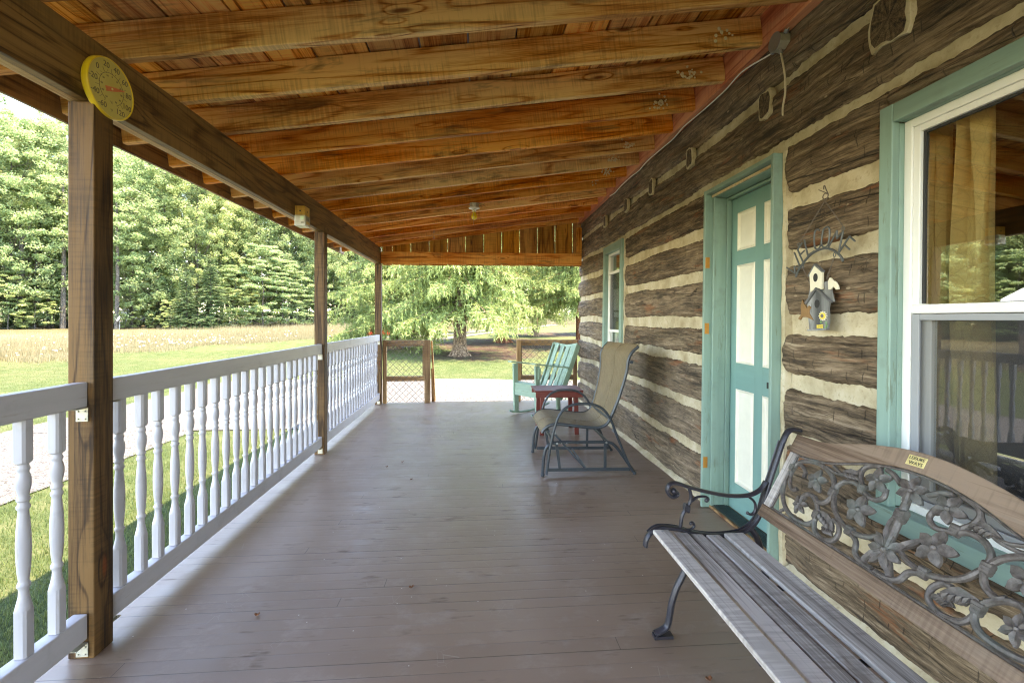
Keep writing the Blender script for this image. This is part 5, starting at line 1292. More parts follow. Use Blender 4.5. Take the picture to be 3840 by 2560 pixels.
# ------------------------------------------------------------------ ground
G0 = -.40
def sstep(a, b, x): t = np.clip((np.asarray(x, float)-a)/(b-a), 0, 1); return t*t*(3-2*t)
def gh(x, y):
    x = np.asarray(x, float); y = np.asarray(y, float)
    d = np.sqrt(x*x+y*y)
    z = G0+.016*np.clip(d-17, 0, 400)*sstep(16, 28, d)+.06*vnoise(x*.12, y*.12, 3)*sstep(14, 30, d)
    z = z+.020*np.clip(y*.8+x*.6-30, 0, 80)*sstep(0, 12, y*.8+x*.6-30)*.5
    z = z-.004*np.clip(d-90, 0, 400)
    return z
def gmesh(name, X, Y, mat, dz=0.0):
    Z = gh(X, Y)+dz; n, m_ = X.shape; vs = np.stack([X, Y, Z], -1).reshape(-1, 3); a = np.arange(n*m_).reshape(n, m_)
    F = np.stack([a[:-1, :-1], a[1:, :-1], a[1:, 1:], a[:-1, 1:]], -1).reshape(-1, 4)
    me = arrays_mesh(name, vs, F, mat, smooth=True); o = bpy.data.objects.new(name, me); COL.objects.link(o); return o
t = np.linspace(-1, 1, 260); ax = np.sign(t)*(np.abs(t)**2.6)*420+t*25
X, Y = np.meshgrid(ax, ax, indexing='ij')
o = gmesh('lawn', X, Y, 'ground'); tag(o, kind='structure')
def strip(name, cl, wd, mat, dz, label=None):
    P = smoothpts([(a, b, 0) for a, b in cl], 10); xs = []; ys = []
    for i, p in enumerate(P):
        d = (P[min(i+1, len(P)-1)]-P[max(i-1, 0)]).normalized(); w = wd if not callable(wd) else wd(i/(len(P)-1))
        nx, ny = -d.y, d.x; e = [w/2*(1+.08*float(vnoise(i*.6, q*3.1, 4))) for q in (0, 1)]
        tt = np.linspace(-1, 1, 9); xs.append([p.x+nx*(q*e[0 if q < 0 else 1]) for q in tt]); ys.append([p.y+ny*(q*e[0 if q < 0 else 1]) for q in tt])
    o = gmesh(name, np.array(xs), np.array(ys), mat, dz); tag(o, kind='structure'); return o
strip('gravel_drive', [(-5.5, -30), (-5.5, -12), (-5.5, 0), (-5.5, 6), (-5.45, 9), (-5.0, 11)], 2.6, 'gravel', .012)
# gravel yard beyond the porch end
ys_ = np.linspace(7.0, 12.3, 40); XX = []; YY = []
for y in ys_:
    l = -6.7+.15*vnoise(y*1.3, 1.0, 2)+(.6*max(0, y-11.6)); r = 8.0
    XX.append(np.linspace(l, r, 60)); YY.append(y+np.linspace(0, 1, 60)*0+.22*vnoise(np.linspace(l, r, 60)*.8, 3.0, 8)*((y-7)/5.3)-.05*np.linspace(l, r, 60)*((y-7)/5.3))
o = gmesh('gravel_yard', np.array(XX), np.array(YY), 'gravel', .016); tag(o, kind='structure')
strip('gravel_road', [(-9.5, 20.6), (-7.5, 21.7), (-4.75, 23.6), (-3.2, 29), (-.9, 36), (3.5, 46), (12, 60), (30, 80)], 1.15, 'gravel', .03)
strip('gravel_track', [(-7, 33), (-4.2, 35.5), (-1.5, 40), (2.5, 50), (9, 66)], 1.2, 'gravel', .03)

# ------------------------------------------------------------------ grass
def blades(n, region, h0, h1, w, lean, seedv, weight=None, tip=.0, hs=None):
    g = np.random.default_rng(seedv); x, y = region(g, n); n = len(x); z = gh(x, y)
    a = g.uniform(0, 2*np.pi, n); h = g.uniform(h0, h1, n)*(hs(x, y) if hs else 1); la = g.uniform(0, 2*np.pi, n); le = g.uniform(0, lean, n)*h
    dx, dy = np.cos(a)*w/2, np.sin(a)*w/2
    v0 = np.stack([x-dx, y-dy, z-.01], -1); v1 = np.stack([x+dx, y+dy, z-.01], -1)
    v2 = np.stack([x+np.cos(la)*le+dx*tip, y+np.sin(la)*le+dy*tip, z+h], -1)
    V = np.stack([v0, v1, v2], 1).reshape(-1, 3); F = np.arange(n*3).reshape(-1, 3); rv = np.repeat(np.clip(g.normal(.5, .22, n), 0, 1), 3)
    return V, F, rv
def lawn_region(g, n):
    # denser near the porch, only where it can be seen
    r = g.uniform(0, 1, n)**1.7*24+1.6; th = g.uniform(-50, 34, n)*np.pi/180
    x = r*np.sin(th); y = r*np.cos(th)
    k = ~((x > -1.6) & (x < 1.7) & (y < 7.0)) & ~((x > -6.8) & (x < -4.2) & (y < 12.2)) & ~((y > 6.9) & (y < 12.6-.05*x) & (x > -6.8) & (x < 8.5)) & ~((x > 1.5) & (y < 7.0))
    dm = np.minimum(np.hypot(x-.2, y-20.6)-2.4, np.hypot(x-2.2, y-27)-4.6); k &= dm > g.uniform(0, .6, n)
    return x[k], y[k]
V, F, rv = blades(330000, lawn_region, .018, .050, .0075, .9, 5)
me = arrays_mesh('lawn_grass', V, F, 'grass', rv); o = bpy.data.objects.new('lawn_grass', me); COL.objects.link(o); tag(o, 'short mown green lawn grass around the porch and gravel', 'grass', None, 'stuff')
def meadow_region(g, n):
    th = g.uniform(-62, 14, n)*np.pi/180; near = np.interp(th*180/np.pi, [-62, -44, -25, -10, 0, 14], [21, 24.5, 30, 39, 52, 60]); near = near+1.6*vnoise(th*14, 0.5, 4)+.7*vnoise(th*60, 0.5, 8)+g.normal(0, .5, n)
    far = np.interp(th*180/np.pi, [-62, -44, -25, -10, 0, 14], [34, 38, 48, 66, 76, 80])
    r = near+(far-near)*g.uniform(0, 1, n)**1.5
    return r*np.sin(th), r*np.cos(th)
def mh(x, y):
    th = np.degrees(np.arctan2(x, y)); near = np.interp(th, [-62, -44, -25, -10, 0, 14], [21, 24.5, 30, 39, 52, 60]); d = np.hypot(x, y)-near+1.5*vnoise(x*.5, y*.5, 6)
    return (.28+.72*np.clip(d/7, 0, 1))*(.85+.25*vnoise(x*.9, y*.9, 7))
V, F, rv = blades(150000, meadow_region, .30, .78, .020, .35, 9, tip=.4, hs=mh)
V2, F2, rv2 = blades(60000, meadow_region, .15, .45, .03, .5, 19, hs=mh)
V3, F3, rv3 = blades(26000, meadow_region, .6, .98, .012, .25, 29, tip=1.0, hs=mh)
VV = np.vstack([V, V2, V3]); FF = np.vstack([F, F2+len(V), F3+len(V)+len(V2)]); RR = np.concatenate([rv, rv2*.55, np.clip(rv3+.3, 0, 1)])
me = arrays_mesh('meadow_grass', VV, FF, 'tallgrass', RR); o = bpy.data.objects.new('meadow_grass', me); COL.objects.link(o); tag(o, 'tall dry golden meadow grass between lawn and forest', 'grass', None, 'stuff')
# daisies
g = np.random.default_rng(4); n = 430; th = np.where(g.uniform(0, 1, n) < .75, g.normal(-34, 6, n), g.uniform(-48, -8, n))*np.pi/180; r = np.interp(th*180/np.pi, [-62, -44, -25, -8], [21, 24.5, 30, 40])+np.abs(g.normal(0, 3.5, n)); x, y = r*np.sin(th), r*np.cos(th); z = gh(x, y)+g.uniform(.35, .6, n)*(.35+.65*np.clip(np.abs(r-np.interp(th*180/np.pi, [-62, -44, -25, -8], [21, 24.5, 30, 40]))/7, 0, 1))
V = []; F = []
for i in range(n):
    a = g.uniform(0, 6.28); tl = g.uniform(-.2, .2, 2); c = len(V)
    for k in range(5): q = a+k*1.2566; V.append((x[i]+.038*math.cos(q), y[i]+.038*math.sin(q), z[i]+.055*(tl[0]*math.cos(q)+tl[1]*math.sin(q))))
    F.append((c, c+1, c+2, c+3, c+4))
me = arrays_mesh('daisies', np.array(V), np.array(F), 'daisy'); o = bpy.data.objects.new('daisies', me); COL.objects.link(o); tag(o, 'scattered white wild daisies in the dry meadow grass', 'flowers', None, 'stuff')

# ------------------------------------------------------------------ trees
def leafcloud(C, Nl, S_, rs, g, size, flat=.5, up=.6):
    """quads around cluster centres; C centres Kx3, rs cluster radii"""
    K = len(C); idx = np.repeat(np.arange(K), Nl); n = len(idx)
    d = g.normal(0, 1, (n, 3)); d /= np.linalg.norm(d, axis=1, keepdims=True); rad = rs[idx]*g.uniform(.1, 1, n)**.6*np.where(g.uniform(0, 1, n) < .15, 1.5, 1.0)
    P = C[idx]+d*rad[:, None]*np.array([1, 1, flat])
    nrm = d*.25+g.normal(0, .75, (n, 3)); nrm[:, 2] += up*.6; nrm /= np.linalg.norm(nrm, axis=1, keepdims=True)
    t = np.cross(nrm, g.normal(0, 1, (n, 3))); t /= np.linalg.norm(t, axis=1, keepdims=True); b = np.cross(nrm, t)
    s = size*g.uniform(.6, 1.25, n)[:, None]
    V = np.stack([P-t*s, P-b*s*.42, P+t*s, P+b*s*.42], 1).reshape(-1, 3); F = np.arange(n*4).reshape(-1, 4)
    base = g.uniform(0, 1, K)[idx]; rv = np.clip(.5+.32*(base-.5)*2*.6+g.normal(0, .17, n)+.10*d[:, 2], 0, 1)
    return V, F, np.repeat(rv, 4)
def broadleaf(seedv, H, cb, cr, nclus, nleaf, size, mat, bark='bark', trunk_r=.19, flat=.5, lean=0.0):
    g = np.random.default_rng(seedv); r_ = random.Random(seedv)
    root = bpy.data.objects.new('tree', None); COL.objects.link(root); ROOTLOC[root.name] = (0, 0, 0)
    mb = MB(); top = H*.86; pts = [(lean*(i/8)**2+.12*math.sin(i*1.3+seedv)*i/8, .12*math.cos(i*1.7+seedv)*i/8, top*i/8-.15*(i == 0)) for i in range(9)]
    mb.tube(smoothpts(pts, 2), [trunk_r*(1.25 if i == 0 else 1)*(1-.88*i/16) for i in range(17)], 8)
    C = []; rs = []
    for k in range(nclus):
        f = r_.random()**.85; z = cb+(H-cb)*f; e = math.sqrt(max(0, 1-((f-.42)/.62)**2)); rr = cr*e*(.45+.55*math.sqrt(r_.random())); a = r_.uniform(0, 6.283)
        c = Vector((rr*math.cos(a)+lean*(z/H)**2, rr*math.sin(a), z)); C.append(c); rs.append(r_.uniform(.25, .80)*cr/4.0)
        if k % 9 == 0:
            z0 = max(cb*.7, z-rr*.7-.3); st = Vector((lean*(z0/H)**2, 0, z0)); md = (st+c)/2+Vector((0, 0, -.15*rr)); mb.tube(smoothpts([st, md, c], 3), [max(.012, trunk_r*.33*(1-z/H*.5)*(1-.8*i/6)) for i in range(7)], 5)
    tk = mb.build('trunk', bark, root, smooth=True)
    V, F, rv = leafcloud(np.array(C), nleaf, None, np.array(rs), g, size, flat)
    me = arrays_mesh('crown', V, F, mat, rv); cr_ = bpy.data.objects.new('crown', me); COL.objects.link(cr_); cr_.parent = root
    return root
def conifer(seedv, H, z0, Lb, mat, bark, trunk_r, droop=.35, pend=.6, nper=6, dz=.27, tuft=.11, dense=1.0, zdense=99, flatspray=False, twist=0):
    g = np.random.default_rng(seedv); r_ = random.Random(seedv)
    root = bpy.data.objects.new('tree', None); COL.objects.link(root); ROOTLOC[root.name] = (0, 0, 0)
    tb_ = MB()
    prof = [(-.2, 1.9), (.0, 1.45), (.25, 1.15), (.7, 1.0), (2.0, .92), (H*.5, .55), (H*.8, .25), (H, .05)]
    tb_.tube([(0.03*math.sin(z), .03*math.cos(z*1.3), z) for z, r in prof], [trunk_r*r for z, r in prof], 14)
    for k in range(7):   # root flare
        a = k*.9+.3; tb_.tube([(trunk_r*.7*math.cos(a), trunk_r*.7*math.sin(a), .38), (trunk_r*1.25*math.cos(a), trunk_r*1.25*math.sin(a), .08), (trunk_r*2.0*math.cos(a), trunk_r*2.0*math.sin(a), -.08)], [trunk_r*.35, trunk_r*.32, trunk_r*.12], 6)
    Ps = []; Ds = []; Ls = []; bv = []
    z = z0; brm = MB()
    while z < H-.4:
        f = (z-z0)/(H-z0); L = Lb*(1-f)**.75*r_.uniform(.8, 1.1); nb = nper if z < zdense else max(4, nper-2)
        for q in range(nb):
            a = 2*math.pi*(q+r_.random()*.8)/nb+z*2.1; l = L*r_.uniform(.6, 1.1); ca, sa = math.cos(a), math.sin(a); m_ = 9; pts = []
            kick = r_.uniform(-.08, .12)
            for i in range(m_+1):
                t = i/m_; rr = l*t; zz = z+kick*l*t-droop*l*t**1.6+.16*l*max(0, t-.75)*1.2
                pts.append(Vector((ca*rr+.06*math.sin(t*7+q), sa*rr+.06*math.cos(t*6+q), zz)))
            brm.tube(pts[::3], [.03*(l/Lb)+.006, .022*(l/Lb)+.005, .012, .004], 4)
            ns = max(5, int(l/.13*dense*(1 if z < zdense else .55))); bcol = r_.gauss(.48, .17)
            for s in range(ns):
                t = .12+.88*(s+r_.random())/ns; k = t*m_; i0 = min(int(k), m_-1); p = pts[i0].lerp(pts[i0+1], k-i0)
                side = 1 if s % 2 else -1; w = (.10+.42*math.sin(math.pi*min(1, t*1.05)))*l*.33+.1
                # side twig then hanging branchlet
                out = Vector((-sa*side*w*r_.uniform(.2, 1)+ca*w*.35, ca*side*w*r_.uniform(.2, 1)+sa*w*.35, -.06*w))
                hang = pend*r_.uniform(.35, 1.0)*(.5+.6*math.sin(math.pi*t))
                mnt = 3 if not flatspray else 4
                if flatspray: segs_ = [(p, out*1.0), (p+out*.35, out*.6+Vector((ca*.15, sa*.15, -.05)))]
                else: segs_ = [(p, out), (p+out*.9, Vector((out.x*.25, out.y*.25, -hang))), (p+out*.45, Vector((out.x*.15, out.y*.15, -hang*.7)))]
                for (o_, dv) in segs_:
                    Ps.append(tuple(o_)); Ds.append(tuple(dv)); bv.append(bcol+r_.gauss(0, .10)+.18*(t-.5))
        z += dz*r_.uniform(.8, 1.2)*(1 if z < zdense else 1.5)
    tk = tb_.build('trunk', bark, root, smooth=True)
    brm.build('branches', bark, root)
    Ps = np.array(Ps); Ds = np.array(Ds); bv = np.array(bv); Ln = np.linalg.norm(Ds, axis=1); per = np.clip((Ln/.028).astype(int), 4, 22) if not flatspray else np.clip((Ln/.03).astype(int), 4, 16)
    if zdense < 99: per = np.where(Ps[:, 2] > zdense, np.maximum(3, per//2), per)
    idx = np.repeat(np.arange(len(Ps)), per); n = len(idx); t = g.uniform(0, 1.05, n); P = Ps[idx]+Ds[idx]*t[:, None]
    dn = Ds[idx]/np.maximum(Ln[idx], 1e-6)[:, None]
    rd = g.normal(0, 1, (n, 3)); 
    if flatspray: rd[:, 2] *= .25
    D = dn*.75+rd*.42; D /= np.linalg.norm(D, axis=1, keepdims=True)
    s = tuft*g.uniform(.6, 1.25, n)[:, None]; w = np.cross(D, g.normal(0, 1, (n, 3))); w /= np.linalg.norm(w, axis=1, keepdims=True); w *= tuft*.11*(1.6 if flatspray else 1)
    big = np.where(P[:, 2] > zdense, 1.5, 1.0)[:, None]
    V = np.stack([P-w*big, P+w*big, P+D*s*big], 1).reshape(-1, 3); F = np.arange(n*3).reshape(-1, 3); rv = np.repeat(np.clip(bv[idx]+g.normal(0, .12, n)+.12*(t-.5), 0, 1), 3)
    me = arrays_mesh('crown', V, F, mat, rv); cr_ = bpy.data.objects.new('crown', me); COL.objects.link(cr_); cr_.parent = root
    return root
def place(src, first, x, y, name, label, cat, group=None, rz=0, sc=1.0, scz=None):
    o = src if first else copy_tree(src)
    o.name = name; o.location = (x, y, float(gh(x, y))); o.rotation_euler = (0, 0, rz); o.scale = (sc, sc, scz or sc); ROOTLOC[o.name] = tuple(o.location)
    return tag(o, label, cat, group)
def pd(px, D):
    l = (px-1920)/1707; s_, c_ = math.sin(YAW), math.cos(YAW); return D*(s_+c_*l), D*(c_-s_*l)
# big spruces by the yard
sp1 = conifer(21, 15, 2.2, 3.9, 'needle', 'bark_spruce', .29, .35, .7, 7, .28, .17, 1.0, 6.2)
place(sp1, True, -.83, 20.3, 'spruce_tree', 'big drooping spruce with thick pale grey trunk, nearest the gravel yard', 'spruce', 'drooping spruces beyond the yard', .4)
sp2 = conifer(33, 17, 3.4, 4.4, 'needle', 'bark_red', .36, .32, .6, 7, .30, .18, 1.0, 7.5)
place(sp2, True, 1.55, 28.5, 'spruce_tree', 'drooping spruce with reddish brown trunk standing right behind the nearest one', 'spruce', 'drooping spruces beyond the yard', 1.9)
sp3 = conifer(44, 12, 1.15, 3.7, 'needle', 'bark_spruce', .22, .30, .6, 7, .28, .16, 1.0, 6.2)
place(sp3, True, *pd(1478, 23.5), 'spruce_tree', 'drooping spruce with low boughs in front of the red tractor', 'spruce', 'drooping spruces beyond the yard', 2.6, 1.0)
place(sp1, False, 4.3, 34.5, 'spruce_tree', 'smaller spruce with a thin trunk in a mulched ring right of the reddish trunk', 'spruce', 'drooping spruces beyond the yard', 4.0, .85)
place(sp2, False, 5.6, 24.5, 'spruce_tree', 'spruce whose drooping boughs end at the log wall corner', 'spruce', 'drooping spruces beyond the yard', 3.1, .8)
place(sp2, False, 10.5, 36, 'spruce_tree', 'spruce half hidden behind the log wall corner', 'spruce', 'drooping spruces beyond the yard', .7, .95)
place(sp2, False, -3.2, 41, 'spruce_tree', 'far spruce filling the gap behind the nearest trunk', 'spruce', 'drooping spruces beyond the yard', 5.0, .9)
# dark hemlocks at the forest edge
hm = conifer(5, 9.5, .35, 2.9, 'needle_dark', 'bark', .14, .22, .3, 7, .24, .17, 1.1, 99, True)
HEM = [(700, 45, .62, 'dark low hemlock in the middle of the forest edge right of the pale camper'), (790, 46, .78, 'dark hemlock between two broad bushy trees at the forest edge'), (620, 47, .5, 'small hemlock partly hiding the pale camper'), (70, 42, .55, 'dark hemlock under the tall trees left of the first post'), (330, 46, .6, 'hemlock hidden behind the first post'), (1330, 62, .9, 'tall dark hemlock seen between the middle and far posts'), (-300, 36, .8, 'hemlock beyond the left edge of the meadow'), (1440, 60, 1.0, 'dark conifer beside the far corner post behind the spruce boughs')]
for i, (px, D, sc, lab) in enumerate(HEM):
    x, y = pd(px, D); place(hm, i == 0, x, y, 'hemlock_tree', lab, 'conifer', 'dark hemlocks along the forest edge', i*1.3, sc)
# broadleaf forest
VAR = [broadleaf(1, 22, 2.2, 4.5, 480, 105, .125, 'leaf_a', flat=.8), broadleaf(2, 23, 3.0, 4.3, 460, 105, .125, 'leaf_c', flat=.85), broadleaf(3, 20, 1.2, 4.7, 500, 105, .125, 'leaf_b', flat=.6), broadleaf(4, 23.5, 4.2, 4.2, 430, 105, .125, 'leaf_a', flat=.9, lean=.8), broadleaf(6, 9.5, .6, 3.4, 150, 160, .115, 'leaf_b', trunk_r=.11, flat=.28), broadleaf(8, 6.0, .2, 2.3, 90, 150, .10, 'leaf_c', trunk_r=.06, flat=.35)]

GR = ['leafy forest trees', 'yellow green forest trees', 'bluish green forest trees', 'high crowned forest trees', 'low spreading edge trees', 'edge saplings']
used = [False]*6
NM = ['leafy green forest tree', 'yellow green forest tree', 'bluish green spreading forest tree', 'high crowned green forest tree', 'low spreading bluish green tree', 'small yellow green sapling']
def put(v, px, D, sc=1.0, scz=None):
    x, y = pd(px, D); q = D-edgeD(px)
    loc = ('reflected in the big window' if px < -150 else 'left of the first post' if px < 300 else 'between the first and middle posts' if px < 1200 else 'between the middle and far posts' if px < 1430 else 'behind the drooping spruces')
    row = 'at the meadow edge' if v > 3 else 'in the front row' if q < 4 else 'in the second row' if q < 13 else 'deep in the wood'
    lab = NM[v]+' '+row+(' ' if v > 3 else ', ')+loc; GR[v] = NM[v]+'s '+loc+(' '+row if v < 4 else '')
    if px > 2150 or px < -1500: return
    place(VAR[v], not used[v], x, y, 'forest_tree' if v < 4 else ('edge_tree' if v == 4 else 'sapling'), lab, 'tree' if v < 5 else 'sapling', GR[v], rnd.uniform(0, 6.28), sc, scz); used[v] = True
def edgeD(px): return float(np.interp(px, [-2400, -1200, -400, 0, 500, 900, 1200, 1500, 1900, 2400], [30, 32, 38, 41, 46, 51, 58, 68, 76, 78]))
px = -1700
while px < 2350:
    D = edgeD(px)+rnd.uniform(0, 3); put(rnd.choice([0, 1, 2, 3, 0, 2]), px, D, rnd.uniform(.78, 1.0)*(1.0 if px < 150 else 1.0)); px += 1707/D*rnd.uniform(3.0, 4.4)
px = -1900
while px < 2500:
    D = edgeD(px)+rnd.uniform(6, 11); put(rnd.choice([0, 1, 3, 1]), px, D, rnd.uniform(.85, 1.05)); px += 1707/D*rnd.uniform(3.6, 5.2)
px = -1700
while px < 2500:
    D = edgeD(px)+rnd.uniform(15, 24); put(rnd.choice([0, 2, 3, 1]), px, D, rnd.uniform(1.0, 1.15)); px += 1707/D*rnd.uniform(5, 7)
for px, D, sc in ((985, 50, .95), (1060, 52, .8), (1110, 55, .7), (880, 50, .7), (-60, 40, .8), (200, 44, .6), (1250, 60, .8), (-500, 36, .9), (-900, 31, 1.0), (610, 49, .75), (1560, 66, .8), (1700, 72, .9), (1850, 74, .8)): put(4, px, D, sc)
for px, D, sc in ((600, 46, .55), (555, 46, .42), (500, 47, .5), (640, 45, .5), (470, 45, .6), (30, 40, .8), (130, 41, .6), (430, 44.5, .5), (-200, 38, .9), (-750, 33, .9), (-1100, 31, .9), (920, 49, .7), (1290, 60, .8), (1380, 62, .9)): put(5, px, D, sc)
# shaded undergrowth filling the depth of the wood
gg = np.random.default_rng(77); n = 900; pxs = gg.uniform(-1900, 2400, n); l_ = (pxs-1920)/1707; Dn = np.array([edgeD(p) for p in pxs])+gg.uniform(9, 34, n); s_, c_ = math.sin(YAW), math.cos(YAW)
x = Dn*(s_+c_*l_); y = Dn*(c_-s_*l_); C = np.stack([x, y, gh(x, y)+gg.uniform(.2, 5.5, n)], -1)
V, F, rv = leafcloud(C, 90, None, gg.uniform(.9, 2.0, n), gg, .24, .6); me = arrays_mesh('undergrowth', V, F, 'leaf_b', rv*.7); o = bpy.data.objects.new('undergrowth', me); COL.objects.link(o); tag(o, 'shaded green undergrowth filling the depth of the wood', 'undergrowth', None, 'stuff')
# bare trunks one can see inside the wood
tk = MB(); r_ = random.Random(3)
for i, (px, D, rr, H) in enumerate(((437, 43.5, .17, 13), (75, 42, .24, 14), (130, 44, .13, 12), (235, 43, .20, 14), (520, 52, .12, 14), (590, 47, .08, 10), (485, 48, .07, 9), (610, 56, .22, 16), (1150, 60, .14, 13), (1180, 66, .12, 14), (1262, 66, .13, 14), (1285, 70, .12, 14), (1215, 62, .10, 12), (1330, 72, .15, 14), (780, 58, .16, 16), (-150, 41, .18, 14))):
    x, y = pd(px, D); z = float(gh(x, y)); lab = 'slender grey trunk inside the wood '+('left of the first post' if px < 300 else 'between the first and middle posts' if px < 1200 else 'between the middle and far posts')
    g = thing('forest_tree', (x, y, z), lab, 'tree', 'slender trunks '+lab[34:])
    mb = MB(); mb.tube([(x, y, z-.2), (x+.1, y, z+H*.4), (x+.25*math.sin(i), y, z+H)], [rr*1.15, rr*.85, rr*.35], 8)
    for k in range(5):
        zz = z+H*(.3+.14*k); a = r_.uniform(0, 6.28); mb.tube([(x+.1, y, zz), (x+.1+1.3*math.cos(a), y+1.3*math.sin(a), zz+.6)], [rr*.2, .012], 5)
    mb.build('trunk', 'bark', g, smooth=True)
    gg = np.random.default_rng(i); C = np.array([(gg.normal(0, 1.1), gg.normal(0, 1.1), H*gg.uniform(.62, 1.02)) for _ in range(26)])
    V, F, rv = leafcloud(C, 90, None, np.full(26, .85), gg, .16, .4); me = arrays_mesh('crown', V, F, ('leaf_a', 'leaf_c', 'leaf_b')[i % 3], rv); cr_ = bpy.data.objects.new('crown', me); COL.objects.link(cr_); cr_.parent = g

# ------------------------------------------------------------------ far things
x, y = pd(1492, 30); z = float(gh(x, y)); tr = thing('tractor', (x, y, z), 'small red tractor with raised loader half hidden by spruce boughs', 'tractor', None, -.35)
def lb(): return MB()
mb = lb(); mb.b2(-.3, .3, -1.35, -.1, .75, 1.15); mb.b2(-.26, .26, -1.38, -1.30, .65, 1.1); mb.b2(-.35, .35, -.1, .9, .6, .85); hd = mb.build('hood', 'tractor_red', tr, .04, world=False)
mb = lb()
for s in (-1, 1): mb.b2(s*.62-.16, s*.62+.16, .25, 1.0, 1.22, 1.28); mb.b2(s*.62-.16, s*.62+.16, .95, 1.0, .9, 1.25)
mb.build('fender', 'tractor_red', tr, .02, world=False)
for s in (-1, 1):
    Mx = Matrix.Translation((s*.66, .62, .62)) @ Euler((0, math.pi/2, 0)).to_matrix().to_4x4(); mb = lb(); mb.lathe([(-.14, .40), (-.15, .56), (-.10, .61), (.10, .61), (.15, .56), (.14, .40)], 26, Mx); w = mb.build('wheel', 'black', tr, world=False, smooth=True)
    mb = lb(); mb.lathe([(-.11, .05), (-.12, .38), (.12, .38), (.11, .05)], 20, Mx); mb.build('rim', 'white_enamel', w, world=False)
    Mx = Matrix.Translation((s*.52, -1.0, .36)) @ Euler((0, math.pi/2, 0)).to_matrix().to_4x4(); mb = lb(); mb.lathe([(-.09, .2), (-.10, .32), (-.06, .36), (.06, .36), (.10, .32), (.09, .2)], 22, Mx); w = mb.build('wheel', 'black', tr, world=False, smooth=True)
    mb = lb(); mb.lathe([(-.07, .04), (-.08, .19), (.08, .19), (.07, .04)], 16, Mx); mb.build('rim', 'white_enamel', w, world=False)
    mb = lb(); mb.bar((s*.42, .2, 1.15), (s*.42, -1.3, 1.35), .12, .07); mb.bar((s*.42, -1.3, 1.35), (s*.42, -2.0, .75), .12, .07); mb.bar((s*.42, -.2, .6), (s*.42, -.1, 1.25), .10, .06, (0, 1, 0)); mb.build('loader_arm', 'tractor_red', tr, .01, world=False)
    mb = lb(); mb.tube([(s*.45, .95, .85), (s*.45, .95, 2.05)], .035, 8); mb.build('roll_bar', 'black', tr, world=False)
mb = lb(); mb.prism([(-2.0, .45), (-2.5, .42), (-2.5, .5), (-2.08, .56), (-2.08, 1.0), (-2.0, 1.02)], 1.5, Matrix(((0, 0, 1, -.75), (1, 0, 0, 0), (0, 1, 0, 0), (0, 0, 0, 1)))); mb.build('bucket', 'tractor_red', tr, world=False)
mb = lb(); mb.b2(-.22, .22, .35, .75, .95, 1.03); mb.b2(-.22, .22, .70, .78, 1.03, 1.4); mb.build('seat', 'black', tr, .03, world=False)
mb = lb(); mb.tube([(0, -.05, 1.15), (0, .12, 1.38)], .02, 6); mb.tube([(.17*math.cos(a), .12+.08*math.sin(a), 1.38+.12*math.sin(a)) for a in np.linspace(0, 6.28, 17)[:-1]], .015, 6, closed=True); mb.build('steering_wheel', 'black', tr, world=False)
mb = lb(); mb.tube([(-.45, .95, 2.05), (.45, .95, 2.05)], .035, 8); mb.build('roll_bar', 'black', tr, world=False)
# camper in the wood
x, y = pd(533, 49.5); z = float(gh(x, y)); cp_ = thing('camper', (x, y, z), 'pale camper with light roof half hidden under trees behind the meadow', 'camper', None, .65)
mb = lb(); mb.prism([(-1.7, .45), (1.7, .45), (1.75, 1.7), (1.2, 2.1), (-1.5, 2.15), (-1.75, 1.8)], 1.9, Matrix(((1, 0, 0, 0), (0, 0, -1, .95), (0, 1, 0, 0), (0, 0, 0, 1)))); cb_ = mb.build('body', 'vinyl', cp_, .05, world=False)
mb = lb(); mb.prism([(-1.9, 2.16), (1.35, 2.16), (1.25, 2.30), (-1.6, 2.34)], 2.1, Matrix(((1, 0, 0, 0), (0, 0, -1, 1.05), (0, 1, 0, 0), (0, 0, 0, 1)))); mb.build('roof', 'paleshed', cp_, .02, world=False)
mb = lb(); mb.b2(-1.3, -.3, -.965, -.95, 1.15, 1.75); mb.b2(.7, 1.3, -.965, -.95, 1.15, 1.75); mb.build('window', 'black', cp_, world=False)
mb = lb(); mb.b2(-.1, .5, -.97, -.95, .5, 1.8); mb.build('door', 'alu', cp_, world=False)
for a in (-.4, .45):
    mb = lb(); mb.lathe([(-.1, .2), (-.1, .34), (.1, .34), (.1, .2)], 18, Matrix.Translation((a, -.9, .34)) @ Euler((math.pi/2, 0, 0)).to_matrix().to_4x4()); mb.build('wheel', 'black', cp_, world=False)
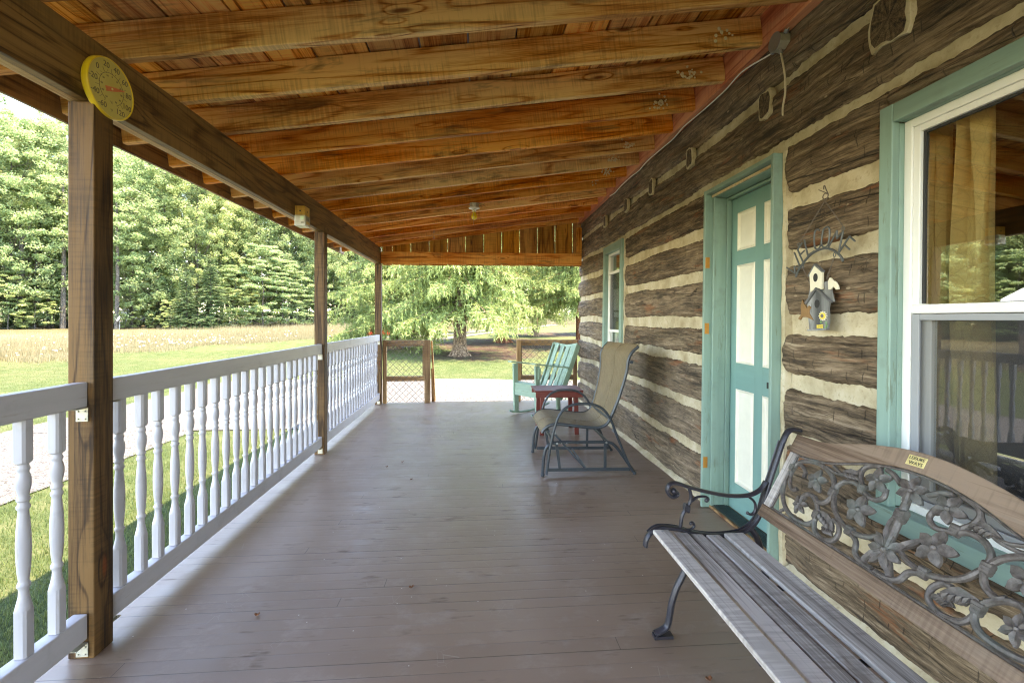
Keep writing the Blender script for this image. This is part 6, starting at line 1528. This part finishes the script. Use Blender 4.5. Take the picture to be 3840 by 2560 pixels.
# satellite dish
x, y = pd(449, 43); z = float(gh(x, y)); ds = thing('satellite_dish', (x, y, z), 'small round grey dish on a short pole at the meadow edge', 'satellite dish', None, -.6)
mb = lb(); mb.tube([(0, 0, -.1), (0, 0, .85)], .025, 8); mb.build('pole', 'steel', ds, world=False)
mb = lb(); mb.lathe([(.07, .25), (.03, .17), (.005, .08), (.0, .01), (-.01, .01), (-.005, .08), (.02, .17), (.06, .255)], 28, Matrix.Translation((0, -.05, 1.0)) @ Euler((math.pi/2-.4, 0, 0)).to_matrix().to_4x4()); mb.build('dish', 'paleshed', ds, world=False, smooth=True)
mb = lb(); mb.tube([(0, -.1, .78), (0, -.38, 1.05)], .012, 6); mb.build('feed_arm', 'steel', ds, world=False)
# outbuilding seen only as a reflection in the window
sh = thing('garden_shed', (-19.5, 14.0, G0), 'brown shed with pale metal roof reflected in the big window', 'shed')
mb = MB(); mb.b2(-22.0, -17.3, 12.4, 15.8, G0-.1, 2.35); mb.build('walls', 'shedwall', sh)
mb = MB(); vs = [(-17.0, 16.2, 2.42), (-17.0, 12.0, 2.42), (-19.7, 12.0, 3.7), (-19.7, 16.2, 3.7), (-22.4, 12.0, 2.42), (-22.4, 16.2, 2.42)]
mb.add(vs+[(a, b, c-.07) for a, b, c in vs], [(0, 3, 2, 1), (3, 5, 4, 2), (6, 7, 8, 9), (9, 8, 10, 11), (0, 1, 7, 6), (5, 11, 10, 4), (0, 6, 9, 3), (3, 9, 11, 5), (1, 2, 8, 7), (2, 4, 10, 8)]); mb.build('roof', 'paleshed', sh)
mb = MB(); mb.b2(-17.29, -17.26, 13.4, 14.6, G0, 1.7); mb.build('door', 'gatewood', sh)
# green strap leaves by the corner of the porch
pl_ = thing('strap_plant', (1.35, 7.45, G0), 'green strap leaved plant growing outside the right wire panel', 'plant')
mb = MB(); r_ = random.Random(8)
for k in range(46):
    a = r_.uniform(0, 6.28); l = r_.uniform(.35, .75); b = Vector((1.35+r_.uniform(-.22, .22), 7.45+r_.uniform(-.2, .2), G0)); d = Vector((math.cos(a), math.sin(a), 0)); s = Vector((-d.y, d.x, 0))*.009
    P = [b+d*l*.45*t*t+Vector((0, 0, l*1.1*t*(1-.42*t*t))) for t in (0, .35, .7, 1)]; vs = []
    for i, p in enumerate(P): vs += [p-s*(1-i*.3), p+s*(1-i*.3)]
    mb.add(vs, [(0, 1, 3, 2), (2, 3, 5, 4), (4, 5, 7, 6)])
mb.build('leaves', 'greenpaint', pl_)
